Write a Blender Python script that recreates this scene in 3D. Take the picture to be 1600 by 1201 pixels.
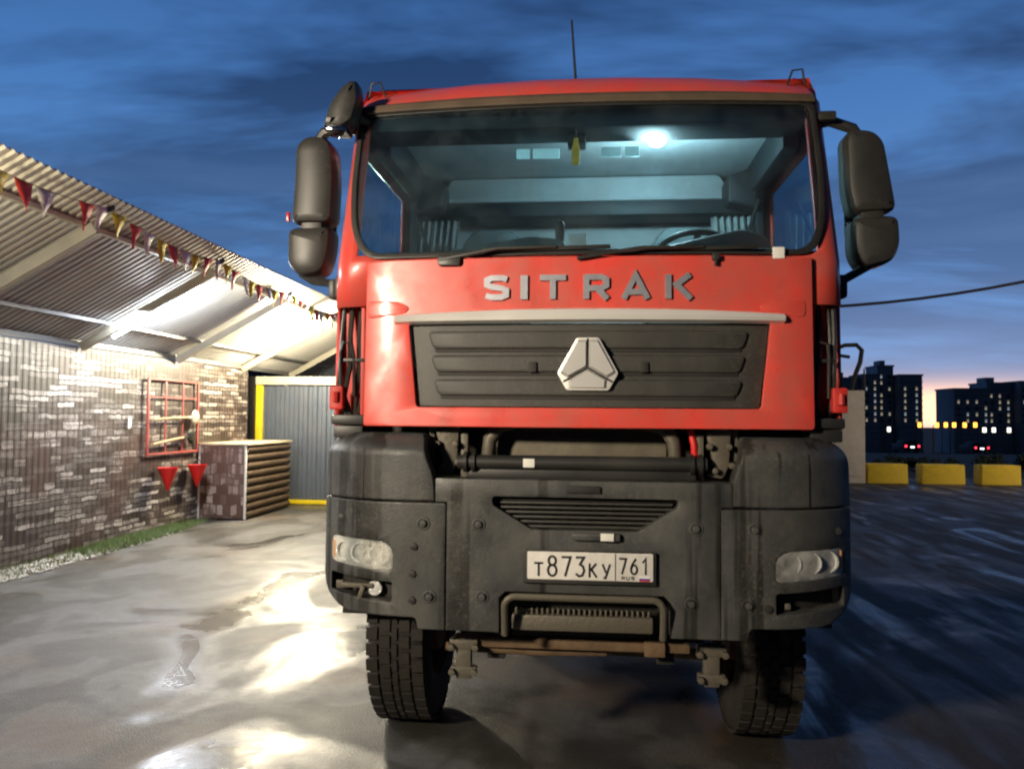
import bpy, bmesh, math, random
from mathutils import Vector, Matrix
R = math.radians
random.seed(7)
for o in list(bpy.data.objects): bpy.data.objects.remove(o)
scene = bpy.context.scene
COL = scene.collection

# ------------------------------------------------------------------ camera
EYE = Vector((0, 0, 1.85))
yaw, pitch, roll = R(5.3612), R(2.3171), R(0.45)
fwd = Vector((-math.sin(yaw)*math.cos(pitch), math.cos(yaw)*math.cos(pitch), math.sin(pitch)))
rt = Vector((math.cos(yaw), math.sin(yaw), 0)); up = rt.cross(fwd)
rt = (rt*math.cos(roll) + up*math.sin(roll)).normalized(); up = rt.cross(fwd)
cam = bpy.data.cameras.new('camera'); camo = bpy.data.objects.new('camera', cam); COL.objects.link(camo)
camo.matrix_world = Matrix(((rt.x, up.x, -fwd.x, EYE.x), (rt.y, up.y, -fwd.y, EYE.y), (rt.z, up.z, -fwd.z, EYE.z), (0, 0, 0, 1)))
cam.sensor_fit = 'HORIZONTAL'; cam.sensor_width = 36; cam.lens = 36*1250/1600
cam.clip_start = 0.05; cam.clip_end = 4000
scene.camera = camo

# ------------------------------------------------------------------ sky
SUN_AZ = R(22.5)          # sunset direction, clockwise from +Y
w = bpy.data.worlds.new('World'); scene.world = w; w.use_nodes = True
nt = w.node_tree; nt.nodes.clear(); N = nt.nodes.new; L = nt.links.new
def math_node(tree, op, a=None, b=None, clamp=False):
    n = tree.nodes.new('ShaderNodeMath'); n.operation = op; n.use_clamp = clamp
    for i, v in enumerate((a, b)):
        if v is None: continue
        if hasattr(v, 'links'): tree.links.new(v, n.inputs[i])
        else: n.inputs[i].default_value = v
    return n.outputs[0]
def mixc(tree, fac, a, b, mode='MIX'):
    n = tree.nodes.new('ShaderNodeMix'); n.data_type = 'RGBA'; n.blend_type = mode
    for i, v in ((0, fac), (6, a), (7, b)):
        if hasattr(v, 'links'): tree.links.new(v, n.inputs[i])
        elif i == 0: n.inputs[i].default_value = v
        else: n.inputs[i].default_value = (*v, 1) if len(v) == 3 else v
    return n.outputs[2]
def ramp(tree, fac, stops):
    n = tree.nodes.new('ShaderNodeValToRGB'); e = n.color_ramp.elements
    while len(e) < len(stops): e.new(0.5)
    for k, (p, c) in enumerate(stops):
        e[k].position = p
        e[k].color = (c, c, c, 1) if isinstance(c, (int, float)) else (*c, 1)
    tree.links.new(fac, n.inputs[0]); return n.outputs[0]
tc = N('ShaderNodeTexCoord'); sep = N('ShaderNodeSeparateXYZ'); L(tc.outputs['Generated'], sep.inputs[0])
sx, sy, sz = sep.outputs
base = ramp(nt, sz, [(0.0, (.19, .31, .56)), (0.06, (.13, .29, .60)), (0.2, (.095, .26, .60)), (0.36, (.06, .18, .46)), (0.6, (.025, .08, .24))])
den = math_node(nt, 'ADD', math_node(nt, 'MAXIMUM', sz, 0.0), 0.16)
cx = math_node(nt, 'DIVIDE', sx, den); cy = math_node(nt, 'DIVIDE', sy, den)
cmb = N('ShaderNodeCombineXYZ'); L(cx, cmb.inputs[0]); L(cy, cmb.inputs[1]); cmb.inputs[2].default_value = 3.1
mp = N('ShaderNodeMapping'); L(cmb.outputs[0], mp.inputs[0]); mp.inputs['Scale'].default_value = (.42, .85, 1); mp.inputs['Rotation'].default_value = (0, 0, R(12)); mp.inputs['Location'].default_value = (1.4, .35, 0)
n1 = N('ShaderNodeTexNoise'); L(mp.outputs[0], n1.inputs['Vector']); n1.inputs['Scale'].default_value = 1.7; n1.inputs['Detail'].default_value = 5; n1.inputs['Roughness'].default_value = .62; n1.inputs['Distortion'].default_value = .35
cm = ramp(nt, n1.outputs[0], [(0.37, 0.0), (0.55, 1.0)])
# the upper sky is overcast, the band below it clearer
elev = ramp(nt, sz, [(0.0, .55), (0.12, .7), (0.26, .85), (0.36, 1.0), (0.5, 1.0)])
cloud_col = ramp(nt, sz, [(0.0, (.12, .19, .33)), (0.12, (.055, .12, .27)), (0.4, (.016, .05, .145))])
col = mixc(nt, math_node(nt, 'MULTIPLY', cm, elev), base, cloud_col)
# streaks close to the horizon
mp2 = N('ShaderNodeMapping'); L(tc.outputs['Generated'], mp2.inputs[0]); mp2.inputs['Scale'].default_value = (2.2, 2.2, 17); mp2.inputs['Location'].default_value = (0.2, 0, .6)
n2 = N('ShaderNodeTexNoise'); L(mp2.outputs[0], n2.inputs['Vector']); n2.inputs['Scale'].default_value = 1.6; n2.inputs['Detail'].default_value = 3
st = math_node(nt, 'MULTIPLY', ramp(nt, n2.outputs[0], [(0.42, 0.0), (0.62, .75)]), ramp(nt, sz, [(0.0, 1.0), (0.2, 0.8), (0.34, 0.0)]))
col = mixc(nt, st, col, (.085, .17, .36))
# sunset glow low on the right
dx = math_node(nt, 'SUBTRACT', sx, math.sin(SUN_AZ)); dx = math_node(nt, 'DIVIDE', dx, .16)
dz = math_node(nt, 'SUBTRACT', sz, .012); dzn = math_node(nt, 'DIVIDE', dz, .024)
r2 = math_node(nt, 'ADD', math_node(nt, 'MULTIPLY', dx, dx), math_node(nt, 'MULTIPLY', dzn, dzn))
g = math_node(nt, 'MULTIPLY', math_node(nt, 'POWER', 2.718, math_node(nt, 'MULTIPLY', r2, -1.0)), math_node(nt, 'GREATER_THAN', sy, 0.0))
dzw = math_node(nt, 'DIVIDE', dz, .075); dxw = math_node(nt, 'DIVIDE', dx, 1.7)
r3 = math_node(nt, 'ADD', math_node(nt, 'MULTIPLY', dxw, dxw), math_node(nt, 'MULTIPLY', dzw, dzw))
g2 = math_node(nt, 'MULTIPLY', math_node(nt, 'POWER', 2.718, math_node(nt, 'MULTIPLY', r3, -1.0)), math_node(nt, 'GREATER_THAN', sy, 0.0))
col = mixc(nt, math_node(nt, 'MULTIPLY', g2, .55), col, (.30, .42, .66))
col = mixc(nt, math_node(nt, 'MINIMUM', math_node(nt, 'MULTIPLY', g, 1.15), 1.0), col, (1.9, 1.10, .66))
# the eastern half, behind the viewer, is already night
back = ramp(nt, math_node(nt, 'ADD', math_node(nt, 'MULTIPLY', sy, .5), .5), [(0.0, .12), (0.42, .2), (0.68, 1.0)])
bk = N('ShaderNodeVectorMath'); bk.operation = 'SCALE'; L(col, bk.inputs[0]); L(back, bk.inputs['Scale'])
bg1 = N('ShaderNodeBackground'); L(bk.outputs[0], bg1.inputs[0]); bg1.inputs[1].default_value = 1.05
sky = N('ShaderNodeTexSky'); sky.sky_type = 'NISHITA'; sky.sun_disc = False; sky.sun_elevation = R(0.5); sky.sun_rotation = SUN_AZ
bg2 = N('ShaderNodeBackground'); L(sky.outputs[0], bg2.inputs[0]); bg2.inputs[1].default_value = 0.004
ad = N('ShaderNodeAddShader'); L(bg1.outputs[0], ad.inputs[0]); L(bg2.outputs[0], ad.inputs[1])
wo = N('ShaderNodeOutputWorld'); L(ad.outputs[0], wo.inputs[0])

sun = bpy.data.lights.new('sun', 'SUN'); sun.energy = 0.04; sun.angle = R(4); sun.color = (1, .7, .45)
so = bpy.data.objects.new('sun', sun); COL.objects.link(so)
so.rotation_euler = Vector((math.sin(SUN_AZ), math.cos(SUN_AZ), math.sin(R(0.8)))).to_track_quat('Z', 'Y').to_euler()
scene.view_settings.view_transform = 'Standard'; scene.view_settings.look = 'None'
scene.view_settings.exposure = 0; scene.view_settings.gamma = 1
scene.render.engine = 'CYCLES'
scene.cycles.max_bounces = 7; scene.cycles.transparent_max_bounces = 12
scene.cycles.sample_clamp_indirect = 4
scene.cycles.use_denoising = True
try: scene.cycles.filter_width = 2.2
except Exception: pass

# ------------------------------------------------------------------ materials
def mat(name, color, rough=.5, metal=0, var=0, vscale=3, bump=0, bscale=30, coat=0, emit=None, estr=0, spec=None,
        dust=None, damt=0, dscale=2.5, streak=None, samt=0, rvar=0, stretch=(1, 1, 1), speck=0):
    m = bpy.data.materials.new(name); m.use_nodes = True; t = m.node_tree
    b = t.nodes['Principled BSDF']; b.inputs['Base Color'].default_value = (*color, 1)
    b.inputs['Roughness'].default_value = rough; b.inputs['Metallic'].default_value = metal
    b.inputs['Coat Weight'].default_value = coat; b.inputs['Coat Roughness'].default_value = .12
    if spec is not None: b.inputs['Specular IOR Level'].default_value = spec
    if emit: b.inputs['Emission Color'].default_value = (*emit, 1); b.inputs['Emission Strength'].default_value = estr
    c = None
    geo = t.nodes.new('ShaderNodeTexCoord')
    def noise(scale, detail=4, st=(1, 1, 1), rg=.55):
        mpn = t.nodes.new('ShaderNodeMapping'); mpn.inputs['Scale'].default_value = st
        t.links.new(geo.outputs['Object'], mpn.inputs[0])
        n = t.nodes.new('ShaderNodeTexNoise'); n.inputs['Scale'].default_value = scale; n.inputs['Detail'].default_value = detail; n.inputs['Roughness'].default_value = rg
        t.links.new(mpn.outputs[0], n.inputs['Vector']); return n.outputs[0]
    if var:
        k = noise(vscale, 5, stretch)
        c = mixc(t, ramp(t, k, [(.3, 0.0), (.7, 1.0)]), tuple(x*(1-var) for x in color), tuple(min(1, x*(1+var)) for x in color))
    if dust:
        k = noise(dscale, 7, (1, 1, .8), .65)
        f = math_node(t, 'MULTIPLY', ramp(t, k, [(.35, 0.0), (.65, 1.0)]), damt)
        c = mixc(t, f, c if c is not None else color, dust)
    if streak:
        k = noise(7, 3, (1, 1, .05))
        f = math_node(t, 'MULTIPLY', ramp(t, k, [(.56, 0.0), (.60, 1.0)]), samt)
        c = mixc(t, f, c if c is not None else color, streak)
    if speck:
        k = math_node(t, 'MULTIPLY', ramp(t, noise(55, 3), [(.56, 0.0), (.63, 1.0)]), ramp(t, noise(2.3, 5), [(.40, 0.0), (.60, 1.0)]))
        c = mixc(t, math_node(t, 'MULTIPLY', k, speck), c if c is not None else color, (.17, .145, .105))
        k2 = ramp(t, noise(26, 6, (1, 1, .5)), [(.60, 0.0), (.68, 1.0)])
        c = mixc(t, math_node(t, 'MULTIPLY', k2, speck*.7), c, tuple(x*.35 for x in color))
    if c is not None: t.links.new(c, b.inputs['Base Color'])
    if rvar:
        k = noise(dscale*1.4, 5)
        t.links.new(ramp(t, k, [(.3, max(0.03, rough-rvar)), (.7, min(1, rough+rvar))]), b.inputs['Roughness'])
    if bump:
        k = noise(bscale, 5)
        bn = t.nodes.new('ShaderNodeBump'); bn.inputs['Strength'].default_value = bump; bn.inputs['Distance'].default_value = .01
        t.links.new(k, bn.inputs['Height']); t.links.new(bn.outputs[0], b.inputs['Normal'])
    return m
def glass_mat(name, tint, refl=1.0, rough=.02, dirt_and_glow=0.0, dcol=(.20, .21, .17)):  # diffuse layer carries dirt, plus painted haze and brightness
    m = bpy.data.materials.new(name); m.use_nodes = True; t = m.node_tree; t.nodes.clear()
    tr = t.nodes.new('ShaderNodeBsdfTransparent'); tr.inputs[0].default_value = (*tint, 1)
    gl = t.nodes.new('ShaderNodeBsdfGlossy'); gl.inputs['Roughness'].default_value = rough; gl.inputs[0].default_value = (.9, .95, 1, 1)
    fr = t.nodes.new('ShaderNodeFresnel'); fr.inputs[0].default_value = 1.5
    mx = t.nodes.new('ShaderNodeMixShader'); t.links.new(math_node(t, 'MULTIPLY', fr.outputs[0], refl), mx.inputs[0])
    t.links.new(tr.outputs[0], mx.inputs[1]); t.links.new(gl.outputs[0], mx.inputs[2]); last = mx.outputs[0]
    if dirt_and_glow:
        tcn = t.nodes.new('ShaderNodeTexCoord'); n = t.nodes.new('ShaderNodeTexNoise'); n.inputs['Scale'].default_value = 3.2; n.inputs['Detail'].default_value = 8; n.inputs['Roughness'].default_value = .7
        t.links.new(tcn.outputs['Object'], n.inputs['Vector'])
        df = t.nodes.new('ShaderNodeBsdfDiffuse'); df.inputs[0].default_value = (*dcol, 1)
        m2 = t.nodes.new('ShaderNodeMixShader')
        t.links.new(math_node(t, 'MULTIPLY', ramp(t, n.outputs[0], [(.42, 0.15), (.75, 1.0)]), dirt_and_glow), m2.inputs[0])
        t.links.new(last, m2.inputs[1]); t.links.new(df.outputs[0], m2.inputs[2]); last = m2.outputs[0]
    o = t.nodes.new('ShaderNodeOutputMaterial'); t.links.new(last, o.inputs[0]); return m
DUST = (.16, .145, .115)
M = dict(
 red=mat('red_paint', (.74, .060, .042), .36, speck=.16, coat=.25, var=.12, vscale=1.5, dust=(.34, .13, .10), damt=.5, dscale=5, rvar=.1),
 red_in=mat('red_frame_paint', (.55, .03, .022), .5, var=.2, vscale=6),
 black=mat('black_plastic', (.018, .018, .018), .45, var=.3, vscale=4, dust=DUST, damt=.12),
 bump=mat('bumper_plastic', (.038, .041, .042), .5, speck=.24, bump=.15, bscale=90, var=.2, vscale=3, dust=(.105, .100, .088), damt=.55, dscale=5.5, streak=(.014, .013, .011), samt=.9, rvar=.15),
 grille=mat('grille_plastic', (.032, .031, .028), .55, speck=.2, dust=(.066, .062, .052), damt=.5, dscale=6, bump=.1, bscale=60),
 mirror=mat('mirror_housing', (.027, .027, .026), .42, speck=.15, dust=(.055, .052, .046), damt=.4, dscale=5, var=.2),
 chrome=mat('chrome', (.86, .84, .80), .42, .45, rvar=.08),
 silver=mat('silver_paint', (.60, .59, .57), .4, .45, var=.1),
 letter=mat('letter_silver', (.36, .36, .40), .4, .55, var=.1, vscale=30),
 steel=mat('dirty_steel', (.12, .108, .085), .55, .3, dust=(.13, .11, .08), damt=.6, dscale=9, bump=.3, bscale=50),
 tan=mat('dusty_radiator', (.12, .105, .075), .7, var=.25, vscale=9, bump=.3, bscale=60),
 rust=mat('rusty_beam', (.10, .06, .03), .75, var=.4, vscale=8, bump=.4, bscale=40, dust=(.2, .13, .07), damt=.5, dscale=10),
 rubber=mat('tyre_rubber', (.014, .012, .010), .8, speck=.15, dust=(.030, .022, .016), damt=.5, dscale=5, bump=.3, bscale=60),
 rim=mat('rim_rust', (.11, .05, .03), .7, var=.4, vscale=7, bump=.3),
 hose=mat('hose_black', (.02, .018, .016), .4, dust=DUST, damt=.2),
 white=mat('white_plastic', (.75, .74, .70), .5, var=.08),
 plate=mat('plate_white', (.72, .70, .66), .4, var=.06, vscale=12, dust=(.45, .41, .35), damt=.3, dscale=25),
 ink=mat('plate_ink', (.02, .02, .022), .5),
 lens=glass_mat('headlight_lens', (.97, .97, .95), 2.2, .06, .60, (.9, .89, .84)),  # near-white diffuse layer paints brightness into the lens
 reflector=mat('lamp_reflector', (.92, .92, .9), .28, .6, bump=.6, bscale=40, emit=None),
 glass=glass_mat('windshield_glass', (.60, .72, .78), 1.0, .01, .17, (.15, .185, .20)),  # bluish diffuse layer is dirt with haze painted in
 sglass=glass_mat('side_glass', (.55, .78, .85), .35, .01, .03),
 lining=mat('cab_lining', (.37, .41, .42), .8, var=.08, vscale=4),
 curtain=mat('grey_curtain', (.30, .33, .33), .9, var=.1, vscale=6),
 trim=mat('cab_dark_trim', (.010, .015, .018), .6),
 dash=mat('dashboard_grey', (.05, .065, .065), .55, var=.3, vscale=8, dust=(.16, .15, .12), damt=.4, dscale=7),
 seat=mat('seat_fabric', (.10, .13, .135), .85, var=.2, vscale=14, bump=.3, bscale=120),
 brownlip=mat('dusty_roof_lip', (.08, .055, .035), .7, var=.3, vscale=7, dust=(.13, .09, .055), damt=.5),
 cablamp=mat('cab_lamp_glow', (1, 1, 1), .3, emit=(.86, 1, .97), estr=38),
 shelfglow=mat('shelf_strip_glow', (.6, .8, .8), .5, emit=(.45, .8, .8), estr=.65),  # low emission stands in for cab lamp light on the shelf
 tube=mat('tube_glow', (1, 1, 1), .3, emit=(.88, .93, 1), estr=34),
 flood=mat('floodlight_glow', (1, 1, 1), .3, emit=(1, .88, .62), estr=130),
 yellowtag=mat('yellow_card', (.80, .45, .02), .6, emit=None, var=.2, vscale=30),
 roof=mat('galvanised_sheet', (.50, .50, .49), .5, .2, var=.1, vscale=1.2, dust=(.40, .38, .34), damt=.3),
 purlin=mat('grey_purlin', (.16, .16, .16), .5, var=.1),
 cream=mat('cream_steel', (.46, .44, .36), .5, var=.1, vscale=5, bump=.05),
 greysteel=mat('grey_gate_sheet', (.085, .105, .145), .38, .3, var=.12, vscale=1.6, dust=(.13, .135, .15), damt=.3),
 yellow=mat('yellow_paint', (.62, .47, .01), .5, var=.12, vscale=6),
 blockyellow=mat('weathered_yellow', (.80, .58, .02), .7, var=.12, vscale=4, dust=(.45, .30, .06), damt=.5, dscale=4, bump=.3, bscale=25),
 wood=mat('pale_wood', (.42, .30, .17), .65, var=.2, vscale=12, stretch=(1, 1, 6), bump=.2),
 ply=mat('plywood_top', (.55, .46, .32), .6, var=.12, vscale=5, bump=.1),
 redpaint=mat('fire_red', (.62, .012, .010), .45, var=.08),
 pink=mat('faded_red_steel', (.34, .07, .06), .5, var=.15, vscale=10),
 blacksteel=mat('black_steel', (.015, .014, .013), .5, .5, var=.3),
 lightsteel=mat('pale_steel', (.5, .46, .38), .45, .3, var=.2),
 cloth_y=mat('yellow_cloth', (.66, .55, .03), .6, var=.1), cloth_r=mat('red_cloth', (.58, .05, .04), .6, var=.1), cloth_w=mat('white_cloth', (.68, .66, .66), .6, var=.1),
 cord=mat('cord', (.25, .23, .2), .8), blackcloth=mat('black_tape', (.02, .02, .025), .6),
 concrete=mat('grey_cabinet_paint', (.60, .57, .52), .7, var=.1, vscale=2, bump=.2, bscale=30, dust=(.3, .25, .2), damt=.3),
 dark=mat('dark_steel', (.02, .018, .016), .7, var=.3),  # dark brown steel for frames, cavities, seams and the cable
 brownwall=mat('flat_brown', (.05, .035, .025), .8),
 stone=mat('pale_pebbles', (.36, .34, .30), .8, var=.35, vscale=10, bump=.5),
 grass=mat('grass_blades', (.13, .18, .065), .6, var=.35, vscale=5),
 leaf=mat('leaf_green', (.03, .045, .02), .6, var=.4, vscale=2),
 bark=mat('bark', (.05, .04, .03), .9, var=.3),
 tower=mat('tower_concrete', (.36, .37, .40), .85, var=.2, vscale=.05),
 towerglass=mat('tower_glass', (.03, .035, .045), .2),
 wwarm=mat('warm_window', (1, .9, .7), .5, emit=(1, .86, .62), estr=.38), wcool=mat('cool_window', (1, 1, 1), .5, emit=(.85, .95, 1), estr=.35),
 sodium=mat('sodium_lamp', (1, .6, .2), .5, emit=(1, .40, .05), estr=4), ledlamp=mat('white_street_lamp', (1, 1, 1), .5, emit=(1, .92, .8), estr=2.5),
 redlight=mat('red_lamp_glow', (1, .1, .1), .5, emit=(1, .03, .06), estr=5), whitelight=mat('white_lamp_glow', (1, 1, 1), .5, emit=(.9, .95, 1), estr=4),
 carpaint=mat('dark_car_paint', (.03, .032, .04), .6, spec=.2), redglass=mat('red_reflector', (.5, .02, .02), .25),
 label=mat('paper_label', (.74, .73, .68), .6), blue=mat('flag_blue', (.03, .06, .4), .5), redink=mat('flag_red', (.5, .03, .03), .5),
 mirrorglass=mat('mirror_glass', (.6, .6, .62), .05, 1.0), amber=mat('amber_lens', (.55, .28, .12), .3),
)
# asphalt: wet, with puddles, drier patches and, on the right, muddy tyre tracks
def ground_material():
    m = bpy.data.materials.new('wet_asphalt'); m.use_nodes = True; t = m.node_tree; b = t.nodes['Principled BSDF']
    tcn = t.nodes.new('ShaderNodeTexCoord')
    def noise(scale, detail, st=(1, 1, 1), rot=0, dist=0, loc=(0, 0, 0)):
        mpn = t.nodes.new('ShaderNodeMapping'); mpn.inputs['Scale'].default_value = st; mpn.inputs['Rotation'].default_value = (0, 0, rot); mpn.inputs['Location'].default_value = loc
        t.links.new(tcn.outputs['Object'], mpn.inputs[0])
        n = t.nodes.new('ShaderNodeTexNoise'); n.inputs['Scale'].default_value = scale; n.inputs['Detail'].default_value = detail; n.inputs['Distortion'].default_value = dist
        t.links.new(mpn.outputs[0], n.inputs['Vector']); return n.outputs[0]
    wet = ramp(t, noise(.62, 6, (1, .75, 1), R(20), 1.0, (2.3, 1.1, 0)), [(.49, 0.0), (.60, 1.0)])
    s = t.nodes.new('ShaderNodeSeparateXYZ'); t.links.new(tcn.outputs['Object'], s.inputs[0])
    track = ramp(t, noise(1.5, 4, (1.6, .28, 1), R(38), .7), [(.44, 0.0), (.58, 1.0)])
    right = ramp(t, math_node(t, 'MULTIPLY', math_node(t, 'ADD', s.outputs[0], 4.0), .1), [(.43, 0.0), (.55, 1.0)])
    mud = math_node(t, 'MULTIPLY', track, right)
    c = mixc(t, noise(14, 8), (.055, .054, .053), (.13, .127, .122))
    c = mixc(t, math_node(t, 'MULTIPLY', wet, .72), c, (.034, .030, .024))
    c = mixc(t, mud, c, (.038, .028, .018))
    brown = ramp(t, noise(.7, 6, (1, 1, 1), 0, .4, (7.3, 2.2, 0)), [(.50, 0.0), (.66, 1.0)])
    c = mixc(t, math_node(t, 'MULTIPLY', brown, .7), c, (.085, .050, .025))
    stain = ramp(t, noise(1.5, 8, (1, .7, 1), R(-15), .6, (4.2, 8.8, 0)), [(.47, 0.0), (.54, 1.0)])
    c = mixc(t, math_node(t, 'MULTIPLY', stain, .78), c, (.036, .033, .028))
    grit = ramp(t, noise(130, 2), [(.60, 0.0), (.72, 1.0)])
    c = mixc(t, math_node(t, 'MULTIPLY', grit, .5), c, (.25, .24, .22))
    t.links.new(c, b.inputs['Base Color'])
    dry = math_node(t, 'ADD', math_node(t, 'MULTIPLY', noise(3, 6), .25), .42)
    rg = t.nodes.new('ShaderNodeMix'); rg.data_type = 'FLOAT'; t.links.new(wet, rg.inputs[0]); t.links.new(dry, rg.inputs[2]); rg.inputs[3].default_value = .26
    rg2 = t.nodes.new('ShaderNodeMix'); rg2.data_type = 'FLOAT'; t.links.new(mud, rg2.inputs[0]); t.links.new(rg.outputs[0], rg2.inputs[2]); rg2.inputs[3].default_value = .72
    t.links.new(rg2.outputs[0], b.inputs['Roughness']); b.inputs['Specular IOR Level'].default_value = .30
    inv = math_node(t, 'SUBTRACT', 1.0, math_node(t, 'MULTIPLY', wet, .8))
    h = math_node(t, 'ADD', math_node(t, 'MULTIPLY', math_node(t, 'MULTIPLY', noise(90, 6), inv), .5), math_node(t, 'MULTIPLY', noise(4.5, 6), .8))
    bn = t.nodes.new('ShaderNodeBump'); bn.inputs['Strength'].default_value = .55; bn.inputs['Distance'].default_value = .02
    t.links.new(h, bn.inputs['Height']); t.links.new(bn.outputs[0], b.inputs['Normal'])
    return m
# printed stone / brick pattern on profiled sheet; u runs along Y (or X for end faces), v along Z
def stone_print(name, axis, su, sv, dark, light, red, contrast=.5):
    m = bpy.data.materials.new(name); m.use_nodes = True; t = m.node_tree; b = t.nodes['Principled BSDF']
    tcn = t.nodes.new('ShaderNodeTexCoord'); s = t.nodes.new('ShaderNodeSeparateXYZ'); t.links.new(tcn.outputs['Object'], s.inputs[0])
    cb = t.nodes.new('ShaderNodeCombineXYZ'); t.links.new(s.outputs[axis], cb.inputs[0]); t.links.new(s.outputs[2], cb.inputs[1])
    wob = t.nodes.new('ShaderNodeTexNoise'); t.links.new(cb.outputs[0], wob.inputs['Vector']); wob.inputs['Scale'].default_value = 5; wob.inputs['Detail'].default_value = 4
    wv = t.nodes.new('ShaderNodeVectorMath'); wv.operation = 'MULTIPLY_ADD'; t.links.new(wob.outputs['Color'], wv.inputs[0]); wv.inputs[1].default_value = (.11*su, .07*sv, 0); t.links.new(cb.outputs[0], wv.inputs[2])
    def brick(sc, bw, rh, seed):
        mpn = t.nodes.new('ShaderNodeMapping'); mpn.inputs['Location'].default_value = (seed, seed*.7, 0); t.links.new(wv.outputs[0], mpn.inputs[0])
        n = t.nodes.new('ShaderNodeTexBrick'); n.inputs['Scale'].default_value = sc; n.inputs['Brick Width'].default_value = bw; n.inputs['Row Height'].default_value = rh
        n.inputs['Mortar Size'].default_value = .012; n.inputs['Mortar Smooth'].default_value = .3; n.inputs['Color1'].default_value = (0, 0, 0, 1); n.inputs['Color2'].default_value = (1, 1, 1, 1); n.inputs['Mortar'].default_value = (.0, .0, .0, 1)
        n.offset_frequency = 2; n.squash = 1.6; n.squash_frequency = 3
        t.links.new(mpn.outputs[0], n.inputs['Vector']); return n.outputs['Color']
    k1 = brick(1, .36*su, .075*sv, 3.1); k2 = brick(1, .22*su, .11*sv, 9.4)
    ns = t.nodes.new('ShaderNodeTexNoise'); t.links.new(cb.outputs[0], ns.inputs['Vector']); ns.inputs['Scale'].default_value = 1.1; ns.inputs['Detail'].default_value = 3
    nf = t.nodes.new('ShaderNodeTexNoise'); t.links.new(cb.outputs[0], nf.inputs['Vector']); nf.inputs['Scale'].default_value = 22; nf.inputs['Detail'].default_value = 5
    pick = mixc(t, ramp(t, ns.outputs[0], [(.42, 0.0), (.58, 1.0)]), k1, k2)
    both = mixc(t, .30, pick, k1)
    f = ramp(t, both, [(.20, 0.0), (.58, .25), (.90, 1.0)])
    c = mixc(t, f, dark, light)
    c = mixc(t, math_node(t, 'MULTIPLY', ramp(t, nf.outputs[0], [(.4, 0.0), (.65, 1.0)]), contrast), c, dark)
    c = mixc(t, math_node(t, 'MULTIPLY', ramp(t, ns.outputs[0], [(.5, 0.0), (.75, 1.0)]), .5), c, red)
    t.links.new(c, b.inputs['Base Color']); b.inputs['Roughness'].default_value = .5
    return m
M['asphalt'] = ground_material()
M['stonewall'] = stone_print('printed_stone_sheet', 1, 1, 1, (.030, .020, .016), (.46, .42, .38), (.085, .036, .026))
M['stonefront'] = stone_print('printed_stone_panel', 0, .35, 2.4, (.11, .06, .045), (.46, .37, .33), (.16, .07, .05), .3)
M['earth'] = mat('far_earth', (.022, .024, .017), .95, var=.4, vscale=.2)
M['logs'] = mat('log_siding', (.085, .055, .03), .55, var=.35, vscale=5, stretch=(1, 1, 5), bump=.2)

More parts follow.
